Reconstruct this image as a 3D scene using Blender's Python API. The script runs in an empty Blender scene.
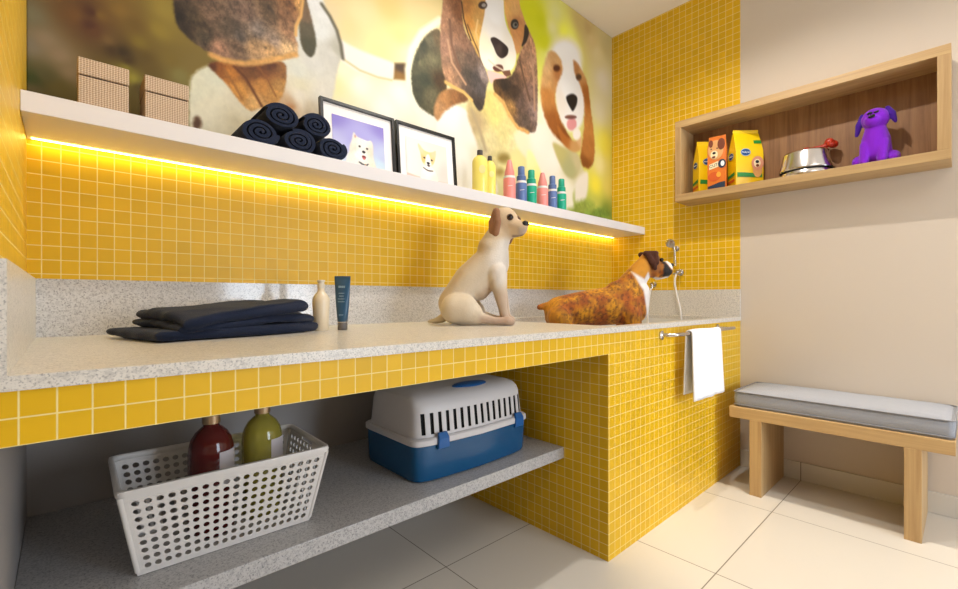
import bpy, bmesh, math, random
import numpy as np
from mathutils import Vector, Matrix, noise
random.seed(7)
PI = math.pi
SC = bpy.context.scene
COL = SC.collection

# ------------------------------------------------------------------ room measures (metres)
XL, XR = -0.08, 3.02          # stub wall on the left, right wall
YB, YF = 1.806, 0.933         # back wall, front of the counter
XW, YW = -1.8, -2.6           # far side wall and the wall behind the viewer
ZC = 2.966                    # ceiling
CT = 0.90                     # worktop height

# ------------------------------------------------------------------ colour and material helpers
def lin(c):
    return tuple(((x/255.0)/12.92 if x/255.0 <= 0.04045 else ((x/255.0+0.055)/1.055)**2.4) for x in c)

def nm(name):
    m = bpy.data.materials.new(name); m.use_nodes = True
    nt = m.node_tree
    return m, nt, nt.nodes['Principled BSDF']

def N(nt, t, **kw):
    n = nt.nodes.new(t)
    for k, v in kw.items():
        if k.startswith('i_'):
            n.inputs[k[2:].replace('_', ' ')].default_value = v
        else:
            setattr(n, k, v)
    return n

def mix_rgb(nt, fac, a, b, blend='MIX'):
    n = nt.nodes.new('ShaderNodeMix'); n.data_type = 'RGBA'; n.blend_type = blend
    for sock, v in ((n.inputs[0], fac), (n.inputs[6], a), (n.inputs[7], b)):
        if hasattr(v, 'is_linked') or hasattr(v, 'links'):
            nt.links.new(v, sock)
        elif isinstance(v, (int, float)):
            sock.default_value = v
        else:
            sock.default_value = (*v, 1.0)
    return n.outputs[2]

def mth(nt, op, a, b=None, c=None):
    n = nt.nodes.new('ShaderNodeMath'); n.operation = op
    for i, v in enumerate((a, b, c)):
        if v is None: continue
        if isinstance(v, (int, float)): n.inputs[i].default_value = v
        else: nt.links.new(v, n.inputs[i])
    return n.outputs[0]

def plain(name, c, rough=0.5, metal=0.0, bump=0.0, bscale=200.0, var=0.0, vscale=20.0, **kw):
    m, nt, b = nm(name)
    b.inputs['Base Color'].default_value = (*lin(c), 1)
    b.inputs['Roughness'].default_value = rough
    b.inputs['Metallic'].default_value = metal
    for k, v in kw.items():
        b.inputs[k.replace('_', ' ')].default_value = v
    tc = N(nt, 'ShaderNodeTexCoord')
    if var:
        t = N(nt, 'ShaderNodeTexNoise', i_Scale=vscale, i_Detail=4.0)
        nt.links.new(tc.outputs['Object'], t.inputs['Vector'])
        d = tuple(max(0, x-var*x) for x in lin(c)); e = tuple(min(1, x+var*x) for x in lin(c))
        nt.links.new(mix_rgb(nt, t.outputs['Fac'], d, e), b.inputs['Base Color'])
    if bump:
        t = N(nt, 'ShaderNodeTexNoise', i_Scale=bscale, i_Detail=3.0)
        nt.links.new(tc.outputs['Object'], t.inputs['Vector'])
        bp = N(nt, 'ShaderNodeBump', i_Strength=bump, i_Distance=0.002)
        nt.links.new(t.outputs['Fac'], bp.inputs['Height'])
        nt.links.new(bp.outputs['Normal'], b.inputs['Normal'])
    return m

def tile_mat(name, c, grout, pitch, gw, off=(0, 0, 0), rough=0.25, gdark=0.0, var=0.05, bump=0.12, spec=0.32):
    """Square ceramic tiles laid in world space on any axis-aligned face."""
    m, nt, b = nm(name)
    geo = N(nt, 'ShaderNodeNewGeometry')
    sp = N(nt, 'ShaderNodeSeparateXYZ'); nt.links.new(geo.outputs['Position'], sp.inputs[0])
    sn = N(nt, 'ShaderNodeSeparateXYZ'); nt.links.new(geo.outputs['True Normal'], sn.inputs[0])
    lines, cells = [], []
    for i in range(3):
        p = mth(nt, 'DIVIDE', mth(nt, 'SUBTRACT', sp.outputs[i], off[i]), pitch)
        fr = mth(nt, 'FRACT', p)
        d = mth(nt, 'MINIMUM', fr, mth(nt, 'SUBTRACT', 1.0, fr))
        ln = N(nt, 'ShaderNodeMapRange'); ln.inputs[1].default_value = gw/pitch*0.5*0.7; ln.inputs[2].default_value = gw/pitch*0.5*1.3
        ln.inputs[3].default_value = 1.0; ln.inputs[4].default_value = 0.0
        nt.links.new(d, ln.inputs[0])
        use = mth(nt, 'LESS_THAN', mth(nt, 'ABSOLUTE', sn.outputs[i]), 0.6)
        lines.append(mth(nt, 'MULTIPLY', ln.outputs[0], use))
        cells.append(mth(nt, 'MULTIPLY', mth(nt, 'FLOOR', p), use))
    mask = mth(nt, 'MAXIMUM', mth(nt, 'MAXIMUM', lines[0], lines[1]), lines[2])
    cv = N(nt, 'ShaderNodeCombineXYZ')
    for i in range(3): nt.links.new(cells[i], cv.inputs[i])
    wn = N(nt, 'ShaderNodeTexWhiteNoise'); nt.links.new(cv.outputs[0], wn.inputs['Vector'])
    l = lin(c)
    base = mix_rgb(nt, wn.outputs['Value'], tuple(x*(1-var) for x in l), tuple(min(1, x*(1+var)) for x in l))
    nt.links.new(mix_rgb(nt, mask, base, lin(grout)), b.inputs['Base Color'])
    nt.links.new(mth(nt, 'ADD', mth(nt, 'MULTIPLY', mask, 0.5), rough), b.inputs['Roughness']); b.inputs['Specular IOR Level'].default_value = spec
    bp = N(nt, 'ShaderNodeBump', i_Strength=bump, i_Distance=0.001); bp.invert = True
    nt.links.new(mask, bp.inputs['Height']); nt.links.new(bp.outputs['Normal'], b.inputs['Normal'])
    return m

def granite_mat(name, light, dark, rough=0.22):
    m, nt, b = nm(name)
    geo = N(nt, 'ShaderNodeNewGeometry')
    t1 = N(nt, 'ShaderNodeTexNoise', i_Scale=105.0, i_Detail=5.0, i_Roughness=0.6); nt.links.new(geo.outputs['Position'], t1.inputs['Vector'])
    t2 = N(nt, 'ShaderNodeTexNoise', i_Scale=260.0, i_Detail=3.0); nt.links.new(geo.outputs['Position'], t2.inputs['Vector'])
    t3 = N(nt, 'ShaderNodeTexNoise', i_Scale=9.0, i_Detail=3.0); nt.links.new(geo.outputs['Position'], t3.inputs['Vector'])
    r1 = N(nt, 'ShaderNodeValToRGB'); r1.color_ramp.elements[0].position = 0.36; r1.color_ramp.elements[1].position = 0.52
    nt.links.new(t1.outputs['Fac'], r1.inputs[0])
    r2 = N(nt, 'ShaderNodeValToRGB'); r2.color_ramp.elements[0].position = 0.3; r2.color_ramp.elements[1].position = 0.48
    nt.links.new(t2.outputs['Fac'], r2.inputs[0])
    mid = tuple((a*0.6+d*0.4) for a, d in zip(lin(light), lin(dark)))
    c1 = mix_rgb(nt, r1.outputs[0], mid, lin(light))
    c2 = mix_rgb(nt, r2.outputs[0], lin(dark), c1)
    c3 = mix_rgb(nt, mth(nt, 'MULTIPLY', t3.outputs['Fac'], 0.25), c2, mid)
    nt.links.new(c3, b.inputs['Base Color']); b.inputs['Roughness'].default_value = rough
    return m

def wood_mat(name, c1, c2, axis=1, rough=0.45):
    m, nt, b = nm(name)
    geo = N(nt, 'ShaderNodeNewGeometry')
    mp = N(nt, 'ShaderNodeMapping')
    s = [38.0, 38.0, 38.0]; s[axis] = 1.6
    mp.inputs['Scale'].default_value = s
    nt.links.new(geo.outputs['Position'], mp.inputs['Vector'])
    t = N(nt, 'ShaderNodeTexNoise', i_Scale=1.0, i_Detail=6.0, i_Roughness=0.6, i_Distortion=0.6); nt.links.new(mp.outputs[0], t.inputs['Vector'])
    r = N(nt, 'ShaderNodeValToRGB'); r.color_ramp.elements[0].position = 0.3; r.color_ramp.elements[1].position = 0.7
    r.color_ramp.elements[0].color = (*lin(c2), 1); r.color_ramp.elements[1].color = (*lin(c1), 1)
    nt.links.new(t.outputs['Fac'], r.inputs[0]); nt.links.new(r.outputs[0], b.inputs['Base Color'])
    b.inputs['Roughness'].default_value = rough
    bp = N(nt, 'ShaderNodeBump', i_Strength=0.12, i_Distance=0.001); nt.links.new(t.outputs['Fac'], bp.inputs['Height']); nt.links.new(bp.outputs['Normal'], b.inputs['Normal'])
    return m

def fabric_mat(name, c, var=0.18, bump=0.5, scale=420.0, rough=0.95, sheen=0.3):
    m, nt, b = nm(name)
    tc = N(nt, 'ShaderNodeTexCoord')
    t = N(nt, 'ShaderNodeTexNoise', i_Scale=scale, i_Detail=3.0); nt.links.new(tc.outputs['Object'], t.inputs['Vector'])
    l = lin(c)
    nt.links.new(mix_rgb(nt, t.outputs['Fac'], tuple(x*(1-var) for x in l), tuple(min(1, x*(1+var)) for x in l)), b.inputs['Base Color'])
    b.inputs['Roughness'].default_value = rough
    b.inputs['Sheen Weight'].default_value = sheen
    bp = N(nt, 'ShaderNodeBump', i_Strength=bump, i_Distance=0.002); nt.links.new(t.outputs['Fac'], bp.inputs['Height']); nt.links.new(bp.outputs['Normal'], b.inputs['Normal'])
    return m

def vcol_mat(name, rough=0.6, bump=0.0, bscale=90.0, sheen=0.0, spec=0.5, gain=1.0):
    m, nt, b = nm(name)
    a = N(nt, 'ShaderNodeAttribute'); a.attribute_name = 'Col'
    nt.links.new(a.outputs['Color'], b.inputs['Base Color'])
    b.inputs['Roughness'].default_value = rough; b.inputs['Sheen Weight'].default_value = sheen
    b.inputs['Specular IOR Level'].default_value = spec
    if bump:
        tc = N(nt, 'ShaderNodeTexCoord')
        t = N(nt, 'ShaderNodeTexNoise', i_Scale=bscale, i_Detail=4.0); nt.links.new(tc.outputs['Object'], t.inputs['Vector'])
        bp = N(nt, 'ShaderNodeBump', i_Strength=bump, i_Distance=0.004); nt.links.new(t.outputs['Fac'], bp.inputs['Height']); nt.links.new(bp.outputs['Normal'], b.inputs['Normal'])
    return m

def emit_mat(name, c, strength):
    m, nt, b = nm(name)
    b.inputs['Base Color'].default_value = (*lin(c), 1)
    b.inputs['Emission Color'].default_value = (*lin(c), 1)
    b.inputs['Emission Strength'].default_value = strength
    return m

# ------------------------------------------------------------------ object helpers
def thing(name, label, cat, loc=(0, 0, 0), rotz=0.0, group=None):
    o = bpy.data.objects.new(name, None); COL.objects.link(o)
    o.empty_display_size = 0.05
    o.location = loc; o.rotation_euler = (0, 0, rotz)
    return tag(o, label, cat, group)

def tag(o, label, cat, group=None):
    o['label'] = label; o['category'] = cat
    if group: o['group'] = group
    return o

def obj(name, bm, m, parent=None, smooth=False, bevel=0.0, seg=2, loc=None, recalc=True, sharp=None, world=False):
    if isinstance(bm, bmesh.types.BMesh):
        if world and parent is not None:
            bmesh.ops.translate(bm, verts=bm.verts, vec=-Vector(parent.location))
        if recalc: bmesh.ops.recalc_face_normals(bm, faces=bm.faces)
        me = bpy.data.meshes.new(name); bm.to_mesh(me); bm.free()
    else:
        me = bm
    o = bpy.data.objects.new(name, me); COL.objects.link(o)
    for x in (m if isinstance(m, (list, tuple)) else [m]): me.materials.append(x)
    if smooth:
        me.polygons.foreach_set('use_smooth', [True]*len(me.polygons))
        if sharp is not None: me.set_sharp_from_angle(angle=math.radians(sharp))
    if bevel:
        b = o.modifiers.new('Bevel', 'BEVEL'); b.width = bevel; b.segments = seg; b.limit_method = 'ANGLE'; b.angle_limit = math.radians(40)
    if parent is not None: o.parent = parent
    if loc is not None: o.location = loc
    return o

def struct(o):
    o['kind'] = 'structure'; return o

def bb(bm, x0, x1, y0, y1, z0, z1, mi=0):
    vs = [bm.verts.new((x, y, z)) for z in (z0, z1) for y in (y0, y1) for x in (x0, x1)]
    for f in ((0, 1, 3, 2), (4, 6, 7, 5), (0, 4, 5, 1), (2, 3, 7, 6), (0, 2, 6, 4), (1, 5, 7, 3)):
        bm.faces.new([vs[i] for i in f]).material_index = mi
    return bm

def B(*a):
    return bb(bmesh.new(), *a)

def lathe(prof, seg=32, bm=None, cx=0, cy=0, sx=1.0, sy=1.0):
    bm = bm or bmesh.new(); rings = []
    for r, z in prof:
        if r <= 1e-6: rings.append([bm.verts.new((cx, cy, z))])
        else: rings.append([bm.verts.new((cx+sx*r*math.cos(2*PI*i/seg), cy+sy*r*math.sin(2*PI*i/seg), z)) for i in range(seg)])
    for a, b in zip(rings, rings[1:]):
        for i in range(seg):
            j = (i+1) % seg
            if len(a) == 1 and len(b) == 1: continue
            if len(a) == 1: bm.faces.new((a[0], b[i], b[j]))
            elif len(b) == 1: bm.faces.new((a[i], a[j], b[0]))
            else: bm.faces.new((a[i], a[j], b[j], b[i]))
    return bm

def tube(pts, r, seg=10, bm=None, cap=True):
    """Round tube through points (already smooth)."""
    bm = bm or bmesh.new(); pts = [Vector(p) for p in pts]; rings = []
    n = len(pts); up = None
    for i, p in enumerate(pts):
        t = (pts[min(i+1, n-1)]-pts[max(i-1, 0)]).normalized()
        if up is None: up = Vector((0, 0, 1)) if abs(t.z) < 0.9 else Vector((1, 0, 0))
        u = (up-t*up.dot(t)).normalized(); v = t.cross(u); up = u
        rr = r[i] if isinstance(r, (list, tuple)) else r
        rings.append([bm.verts.new(p+u*rr*math.cos(2*PI*k/seg)+v*rr*math.sin(2*PI*k/seg)) for k in range(seg)])
    for a, b in zip(rings, rings[1:]):
        for k in range(seg): bm.faces.new((a[k], a[(k+1) % seg], b[(k+1) % seg], b[k]))
    if cap: bm.faces.new(rings[0]); bm.faces.new(rings[-1][::-1])
    return bm

def spline(pts, n=8):
    P = [Vector(p) for p in pts]; P = [P[0]*2-P[1]]+P+[P[-1]*2-P[-2]]; out = []
    for i in range(1, len(P)-2):
        a, b, c, d = P[i-1:i+3]
        for k in range(n):
            t = k/n
            out.append(0.5*((2*b)+(c-a)*t+(2*a-5*b+4*c-d)*t*t+(3*b-a-3*c+d)*t**3))
    out.append(P[-2]); return out

def rrect(hx, hy, r, n=6, bulge=0.0):
    """Rounded rectangle outline; bulge pushes the long sides out."""
    pts = []
    for cx, cy, a0 in ((hx-r, -hy+r, -PI/2), (hx-r, hy-r, 0), (-hx+r, hy-r, PI/2), (-hx+r, -hy+r, PI)):
        for k in range(n+1):
            a = a0+PI/2*k/n; pts.append((cx+r*math.cos(a), cy+r*math.sin(a)))
        if bulge:
            pass
    if bulge:
        dense = []
        for i, p in enumerate(pts):
            q = pts[(i+1) % len(pts)]
            m = 12 if math.hypot(q[0]-p[0], q[1]-p[1]) > r else 1
            for k in range(m):
                dense.append((p[0]+(q[0]-p[0])*k/m, p[1]+(q[1]-p[1])*k/m))
        pts = [(x, y+math.copysign(bulge*max(0.0, 1-(x/hx)**2), y)*min(1, abs(y)/(hy*0.9))) for x, y in dense]
    return pts

def loft(rings, bm=None, cap0=True, cap1=True):
    bm = bm or bmesh.new(); R = [[bm.verts.new(p) for p in ring] for ring in rings]
    n = len(R[0])
    for a, b in zip(R, R[1:]):
        for i in range(n): bm.faces.new((a[i], a[(i+1) % n], b[(i+1) % n], b[i]))
    if cap0: bm.faces.new(R[0][::-1])
    if cap1: bm.faces.new(R[-1])
    return bm

def evaluated(o):
    dg = bpy.context.evaluated_depsgraph_get(); dg.update()
    me = bpy.data.meshes.new_from_object(o.evaluated_get(dg), preserve_all_data_layers=True, depsgraph=dg)
    return me

def fuse(prims, voxel=0.006, smooth=8):
    """One continuous skin around tapered limbs: prims are (p, r, q, s) or (p, (rx,ry,rz))."""
    bm = bmesh.new()
    for pr in prims:
        t = bmesh.new()
        if len(pr) == 2:
            bmesh.ops.create_icosphere(t, subdivisions=3, radius=1.0)
            for v in t.verts: v.co = Vector(pr[0])+Vector((v.co.x*pr[1][0], v.co.y*pr[1][1], v.co.z*pr[1][2]))
        else:
            for p, r in ((pr[0], pr[1]), (pr[2], pr[3])):
                bmesh.ops.create_icosphere(t, subdivisions=3, radius=r, matrix=Matrix.Translation(p))
            res = bmesh.ops.convex_hull(t, input=t.verts)
            bmesh.ops.delete(t, geom=list({g for g in res['geom_interior']+res['geom_unused'] if isinstance(g, bmesh.types.BMVert)}), context='VERTS')
        me = bpy.data.meshes.new('tmp'); t.to_mesh(me); t.free(); bm.from_mesh(me); bpy.data.meshes.remove(me)
    me = bpy.data.meshes.new('tmp'); bm.to_mesh(me); bm.free()
    o = bpy.data.objects.new('tmp', me); COL.objects.link(o)
    r = o.modifiers.new('r', 'REMESH'); r.mode = 'VOXEL'; r.voxel_size = voxel; r.use_smooth_shade = True
    if smooth:
        s = o.modifiers.new('s', 'SMOOTH'); s.factor = 0.5; s.iterations = smooth
    out = evaluated(o); bpy.data.objects.remove(o); bpy.data.meshes.remove(me)
    out.polygons.foreach_set('use_smooth', [True]*len(out.polygons))
    return out

def boolean_cut(me, cutter_bm):
    cm = bpy.data.meshes.new('cut'); bmesh.ops.recalc_face_normals(cutter_bm, faces=cutter_bm.faces); cutter_bm.to_mesh(cm); cutter_bm.free()
    o = bpy.data.objects.new('tmp', me); c = bpy.data.objects.new('tmpc', cm); COL.objects.link(o); COL.objects.link(c)
    b = o.modifiers.new('b', 'BOOLEAN'); b.object = c; b.operation = 'DIFFERENCE'; b.solver = 'EXACT'
    out = evaluated(o); bpy.data.objects.remove(o); bpy.data.objects.remove(c)
    return out

def set_col(me, cols):
    a = me.color_attributes.new('Col', 'FLOAT_COLOR', 'POINT')
    arr = np.ones((len(me.vertices), 4), dtype=np.float32); arr[:, :3] = cols
    a.data.foreach_set('color', arr.ravel())

def coords(me):
    a = np.empty(len(me.vertices)*3, dtype=np.float32); me.vertices.foreach_get('co', a); return a.reshape(-1, 3)

def lettering(text, size, m, parent, origin, xd, up, name='lettering', depth=0.0004, align='CENTER'):
    cu = bpy.data.curves.new('t', 'FONT'); cu.body = text; cu.size = size; cu.align_x = align; cu.align_y = 'CENTER'; cu.extrude = depth
    t = bpy.data.objects.new('t', cu); COL.objects.link(t)
    me = evaluated(t); bpy.data.objects.remove(t); bpy.data.curves.remove(cu)
    xd = Vector(xd).normalized(); up = Vector(up).normalized(); nz = xd.cross(up)
    M = Matrix(((xd.x, up.x, nz.x, origin[0]), (xd.y, up.y, nz.y, origin[1]), (xd.z, up.z, nz.z, origin[2]), (0, 0, 0, 1)))
    me.transform(M)
    return obj(name, me, m, parent)

def disc(origin, xd, up, rx, ry, th=0.0006, seg=28, bm=None):
    bm = bm or bmesh.new(); xd = Vector(xd).normalized(); up = Vector(up).normalized(); nz = xd.cross(up); o = Vector(origin)
    a = [o+xd*rx*math.cos(2*PI*i/seg)+up*ry*math.sin(2*PI*i/seg) for i in range(seg)]
    return loft([[p for p in a], [p+nz*th for p in a]], bm)

def patch(origin, xd, up, pts, th=0.0005, bm=None):
    bm = bm or bmesh.new(); xd = Vector(xd).normalized(); up = Vector(up).normalized(); nz = xd.cross(up); o = Vector(origin)
    a = [o+xd*x+up*y for x, y in pts]
    return loft([a, [p+nz*th for p in a]], bm)

# ------------------------------------------------------------------ printed pictures (artwork as colour on a fine grid)
def fractal(X, Z, s, seed):
    rng = np.random.RandomState(seed); out = np.zeros_like(X); amp = 1.0; tot = 0
    for o in range(3):
        g = rng.rand(97, 131); x = X/s*(2**o)+50; z = Z/s*(2**o)+50
        xi = np.floor(x).astype(int); zi = np.floor(z).astype(int); fx = x-xi; fz = z-zi
        fx = fx*fx*(3-2*fx); fz = fz*fz*(3-2*fz)
        a = g[zi % 97, xi % 131]; b = g[zi % 97, (xi+1) % 131]; c = g[(zi+1) % 97, xi % 131]; d = g[(zi+1) % 97, (xi+1) % 131]
        out += amp*((a*(1-fx)+b*fx)*(1-fz)+(c*(1-fx)+d*fx)*fz); tot += amp; amp *= 0.6
    return out/tot-0.5

def idw(X, Z, smp, power=3.0):
    if len(smp) == 1: return np.broadcast_to(np.array(smp[0][2:5], float), X.shape+(3,)).copy()
    W = np.zeros(X.shape); C = np.zeros(X.shape+(3,))
    for s in smp:
        w = 1.0/((X-s[0])**2+(Z-s[1])**2+2e-5)**(power/2); W += w; C += w[..., None]*np.array(s[2:5], float)
    return C/W[..., None]

def chaikin(p, it=2):
    P = np.array(p, float)
    for _ in range(it):
        Q = np.roll(P, -1, 0); P = np.stack([P*.78+Q*.22, P*.22+Q*.78], 1).reshape(-1, 2)
    return P

def paint(X, Z, ground, layers, power=2.6):
    img = idw(X, Z, ground, power)
    for li, (kind, p, cs, soft, namp, ns, w) in enumerate(layers):
        P = chaikin(p) if kind == 'poly' and len(p) > 4 else np.array(p)
        dmin = np.full(X.shape, 1e9); inside = np.zeros(X.shape, bool); n = len(P)
        for i in range(n if kind == 'poly' else n-1):
            a = P[i]; b = P[(i+1) % n]; d = b-a; L2 = max(d@d, 1e-12)
            t = np.clip(((X-a[0])*d[0]+(Z-a[1])*d[1])/L2, 0, 1)
            dmin = np.minimum(dmin, np.hypot(X-a[0]-t*d[0], Z-a[1]-t*d[1]))
            if kind == 'poly' and abs(d[1]) > 1e-12:
                cr = ((a[1] > Z) != (b[1] > Z)) & (X < d[0]*(Z-a[1])/d[1]+a[0]); inside ^= cr
        sd = np.where(inside, -dmin, dmin) if kind == 'poly' else dmin-w
        if soft > 0 and namp > 0: sd = sd+fractal(X, Z, max(ns*.6, .004), 31+li)*ns*0.35
        al = np.clip(0.5-sd/(2*max(soft, 1e-4)), 0, 1); al = al*al*(3-2*al)
        sel = al > 0
        if not sel.any(): continue
        c = idw(X[sel], Z[sel], cs, 3.0)
        if namp > 0: c = c*(1+2.2*namp*(fractal(X, Z, ns, 5+li)[sel])[:, None]+1.6*namp*(fractal(X*1.6+Z*.5, Z*.8, ns*.45, 77+li)[sel])[:, None])
        img[sel] = img[sel]*(1-al[sel][:, None])+c*al[sel][:, None]
    v = np.clip(img, 0, 255)/255.0
    return np.where(v <= 0.04045, v/12.92, ((v+0.055)/1.055)**2.4)

def print_mesh(name, w, h, step, fn, gain=1.0):
    """A flat print in the XZ plane facing -Y, lower left corner at the origin."""
    nx = int(w/step)+2; nz = int(h/step)+2
    gx, gz = np.meshgrid(np.linspace(0, w, nx), np.linspace(0, h, nz))
    co = np.stack([gx.ravel(), np.zeros(nx*nz), gz.ravel()], 1)
    i = (np.arange(nz-1)[:, None]*nx+np.arange(nx-1)[None, :]).ravel()
    f = np.stack([i, i+1, i+nx+1, i+nx], 1)
    me = bpy.data.meshes.new(name); me.vertices.add(len(co)); me.vertices.foreach_set('co', co.ravel())
    me.loops.add(f.size); me.loops.foreach_set('vertex_index', f.ravel()); me.polygons.add(len(f)); me.polygons.foreach_set('loop_start', np.arange(len(f))*4)
    me.update(calc_edges=True); me.validate()
    set_col(me, np.clip(fn(gx, gz).reshape(-1, 3)*gain, 0, 1))
    return me
MURAL_GAIN = 0.89
LA, LB, LC, LW, LF, EXPO = 74.0, 190.0, 9.0, 86.0, 17.0, 0.03
# ------------------------------------------------------------------ materials
M = {}
M['tile'] = tile_mat('yellow mosaic tile', (226, 178, 16), (242, 222, 148), 0.0408, 0.0023, (-0.0495, YF, 0.797), 0.42)
M['floor'] = tile_mat('cream porcelain floor', (214, 208, 198), (120, 112, 100), 0.7040, 0.004, (1.056, 0.626, -0.2), 0.22, var=0.015, bump=0.1, spec=0.45)
M['granite'] = granite_mat('pale grey granite', (226, 220, 210), (150, 146, 142), 0.30)
M['granite_polished'] = granite_mat('polished pale granite', (214, 211, 208), (140, 137, 136), 0.10)
M['granite_shelf'] = granite_mat('grey granite', (190, 188, 187), (112, 112, 116), 0.35)
M['paint_beige'] = plain('beige wall paint', (212, 199, 184), 0.85, bump=0.05, bscale=300)
M['paint_grey'] = plain('grey wall paint', (168, 162, 158), 0.85)
M['paint_white'] = plain('warm white paint', (240, 232, 220), 0.8)
M['shelf_white'] = plain('satin white board', (226, 222, 222), 0.4)
M['oak'] = wood_mat('light oak', (200, 168, 118), (170, 134, 88), 1)
M['oak_up'] = wood_mat('light oak upright', (200, 168, 118), (170, 134, 88), 2)
M['oak_back'] = wood_mat('brown oak back', (160, 116, 74), (122, 84, 50), 2)
M['black'] = plain('black lacquer', (14, 13, 13), 0.35)
M['slot'] = plain('dark gap', (10, 10, 12), 0.9)  # near-black colour standing in for the shade inside gaps
M['navy'] = fabric_mat('navy terry', (7, 23, 50), 0.35, 0.8, 300, sheen=.06)
M['white_terry'] = fabric_mat('white terry', (232, 232, 238), 0.06, 0.4, 300)
M['cushion'] = fabric_mat('grey woven fabric', (148, 151, 160), 0.3, 0.5, 500)
M['piping'] = fabric_mat('dark grey piping', (120, 120, 124), 0.1, 0.3, 500)
M['chrome'] = plain('satin chrome', (205, 200, 195), 0.22, 1.0)
M['steel'] = plain('brushed steel', (210, 206, 204), 0.2, 1.0)
M['rubber'] = plain('dark rubber', (40, 40, 44), 0.6)
M['hose'] = plain('white hose', (225, 220, 212), 0.35)
M['white_plastic'] = plain('off white plastic', (226, 222, 218), 0.4)
M['lid_plastic'] = plain('white grained plastic', (214, 211, 212), 0.45, bump=0.1, bscale=500)
M['blue_plastic'] = plain('deep blue plastic', (10, 80, 126), 0.22)
M['blue_latch'] = plain('blue latch plastic', (20, 92, 160), 0.3)
M['led'] = emit_mat('led strip', (255, 236, 120), 26.0)
M['basin'] = plain('white basin', (222, 220, 216), 0.3)

def weave_mat():
    m, nt, b = nm('woven seagrass')
    tc = N(nt, 'ShaderNodeTexCoord')
    w1 = N(nt, 'ShaderNodeTexWave', i_Scale=52.0, i_Distortion=1.2, i_Detail=2.0); w1.bands_direction = 'X'
    w2 = N(nt, 'ShaderNodeTexWave', i_Scale=62.0, i_Distortion=1.0, i_Detail=2.0); w2.bands_direction = 'Z'
    for w in (w1, w2): nt.links.new(tc.outputs['Object'], w.inputs['Vector'])
    f = mth(nt, 'ADD', mth(nt, 'MULTIPLY', w1.outputs['Fac'], 0.45), mth(nt, 'MULTIPLY', w2.outputs['Fac'], 0.55))
    nt.links.new(mix_rgb(nt, f, lin((164, 134, 106)), lin((226, 204, 178))), b.inputs['Base Color'])
    b.inputs['Roughness'].default_value = 0.9
    bp = N(nt, 'ShaderNodeBump', i_Strength=0.6, i_Distance=0.003); nt.links.new(f, bp.inputs['Height']); nt.links.new(bp.outputs['Normal'], b.inputs['Normal'])
    return m
M['weave'] = weave_mat()

# ------------------------------------------------------------------ the setting
struct(obj('floor', B(XW-.1, XR+.1, YW-.1, YB+.1, -.1, 0), M['floor']))
struct(obj('ceiling', B(XW-.1, XR+.1, YW-.1, YB+.1, ZC, ZC+.1), M['paint_white']))
bm = bb(bmesh.new(), XL-.02, XR+.1, YB, YB+.1, 0, .89, 1); bb(bm, XL-.02, XR+.1, YB, YB+.1, .89, ZC, 0)
struct(obj('wall_back', bm, [M['tile'], M['paint_grey']]))
bm = bb(bmesh.new(), XW-.1, XL, YF, YB+.1, 0, .89, 1); bb(bm, XW-.1, XL, YF, YB+.1, .89, ZC, 0)
struct(obj('wall_left', bm, [M['tile'], M['paint_grey']]))
bm = bb(bmesh.new(), XR, XR+.1, YW-.1, YF, 0, ZC, 1); bb(bm, XR-.004, XR+.1, YF, YB+.001, 0, ZC, 0)
struct(obj('wall_right', bm, [M['tile'], M['paint_beige']]))
struct(obj('wall_side', B(XW-.1, XW, YW-.1, YF, 0, ZC), M['paint_beige']))
# wall behind the viewer with the window that lights the counter
W0, W1, WZ0, WZ1 = 1.40, 2.62, 0.35, 2.25
bm = bmesh.new()
bb(bm, XW-.1, W0, YW-.1, YW, 0, ZC); bb(bm, W1, XR+.1, YW-.1, YW, 0, ZC); bb(bm, W0, W1, YW-.1, YW, 0, WZ0); bb(bm, W0, W1, YW-.1, YW, WZ1, ZC)
struct(obj('wall_front', bm, M['paint_beige']))
bm = bmesh.new()
for a, b in ((W0, W0+.05), ((W0+W1)/2-.025, (W0+W1)/2+.025), (W1-.05, W1)): bb(bm, a, b, YW-.08, YW-.02, WZ0, WZ1)
for a, b in ((WZ0, WZ0+.05), (WZ1-.05, WZ1)): bb(bm, W0+.05, (W0+W1)/2-.025, YW-.08, YW-.02, a, b); bb(bm, (W0+W1)/2+.025, W1-.05, YW-.08, YW-.02, a, b)
struct(obj('window_1', bm, M['paint_white']))
struct(obj('baseboard_right', B(XR-.012, XR, YW, YF-.002, 0, .10), M['floor'], bevel=.002))

# ------------------------------------------------------------------ washing counter
XLg, XRg, YBg = XL+.0006, XR-.0046, YB-.0006   # hairline joints to the walls
t = thing('washing_counter', 'long pale granite counter with yellow tiled apron and dog bathing tub at its right end', 'counter', (1.47, 1.37, 0))
X0, X1, Y0, Y1 = 1.62, 2.95, 0.985, 1.745          # tub opening
bm = bmesh.new()
bb(bm, XLg, X0, YF-.006, YBg, CT-.022, CT); bb(bm, X0, X1, YF-.006, Y0, CT-.022, CT); bb(bm, X0, X1, Y1, YBg, CT-.022, CT); bb(bm, X1, XRg, YF-.006, YBg, CT-.022, CT)
bmesh.ops.remove_doubles(bm, verts=bm.verts, dist=1e-5)
obj('worktop', bm, M['granite'], t, world=True)
obj('backsplash', B(XL+.019, XR-.02, YB-.016, YBg, CT, 1.068), M['granite_polished'], t, world=True)
obj('side_splash', B(XLg, XL+.019, YF-.006, YBg, CT, 1.068), M['granite'], t, world=True)
obj('side_splash', B(XR-.02, XRg, YF-.004, YBg, CT, 1.068), M['granite'], t, world=True)
obj('apron', B(XLg, 1.534, YF, YF+.03, .797, CT-.022), M['tile'], t, world=True)
bm = bb(bmesh.new(), 1.534, XRg, YF, YF+.03, 0, CT-.022); bb(bm, 1.534, 1.564, YF+.03, YBg, 0, CT-.022)
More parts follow.
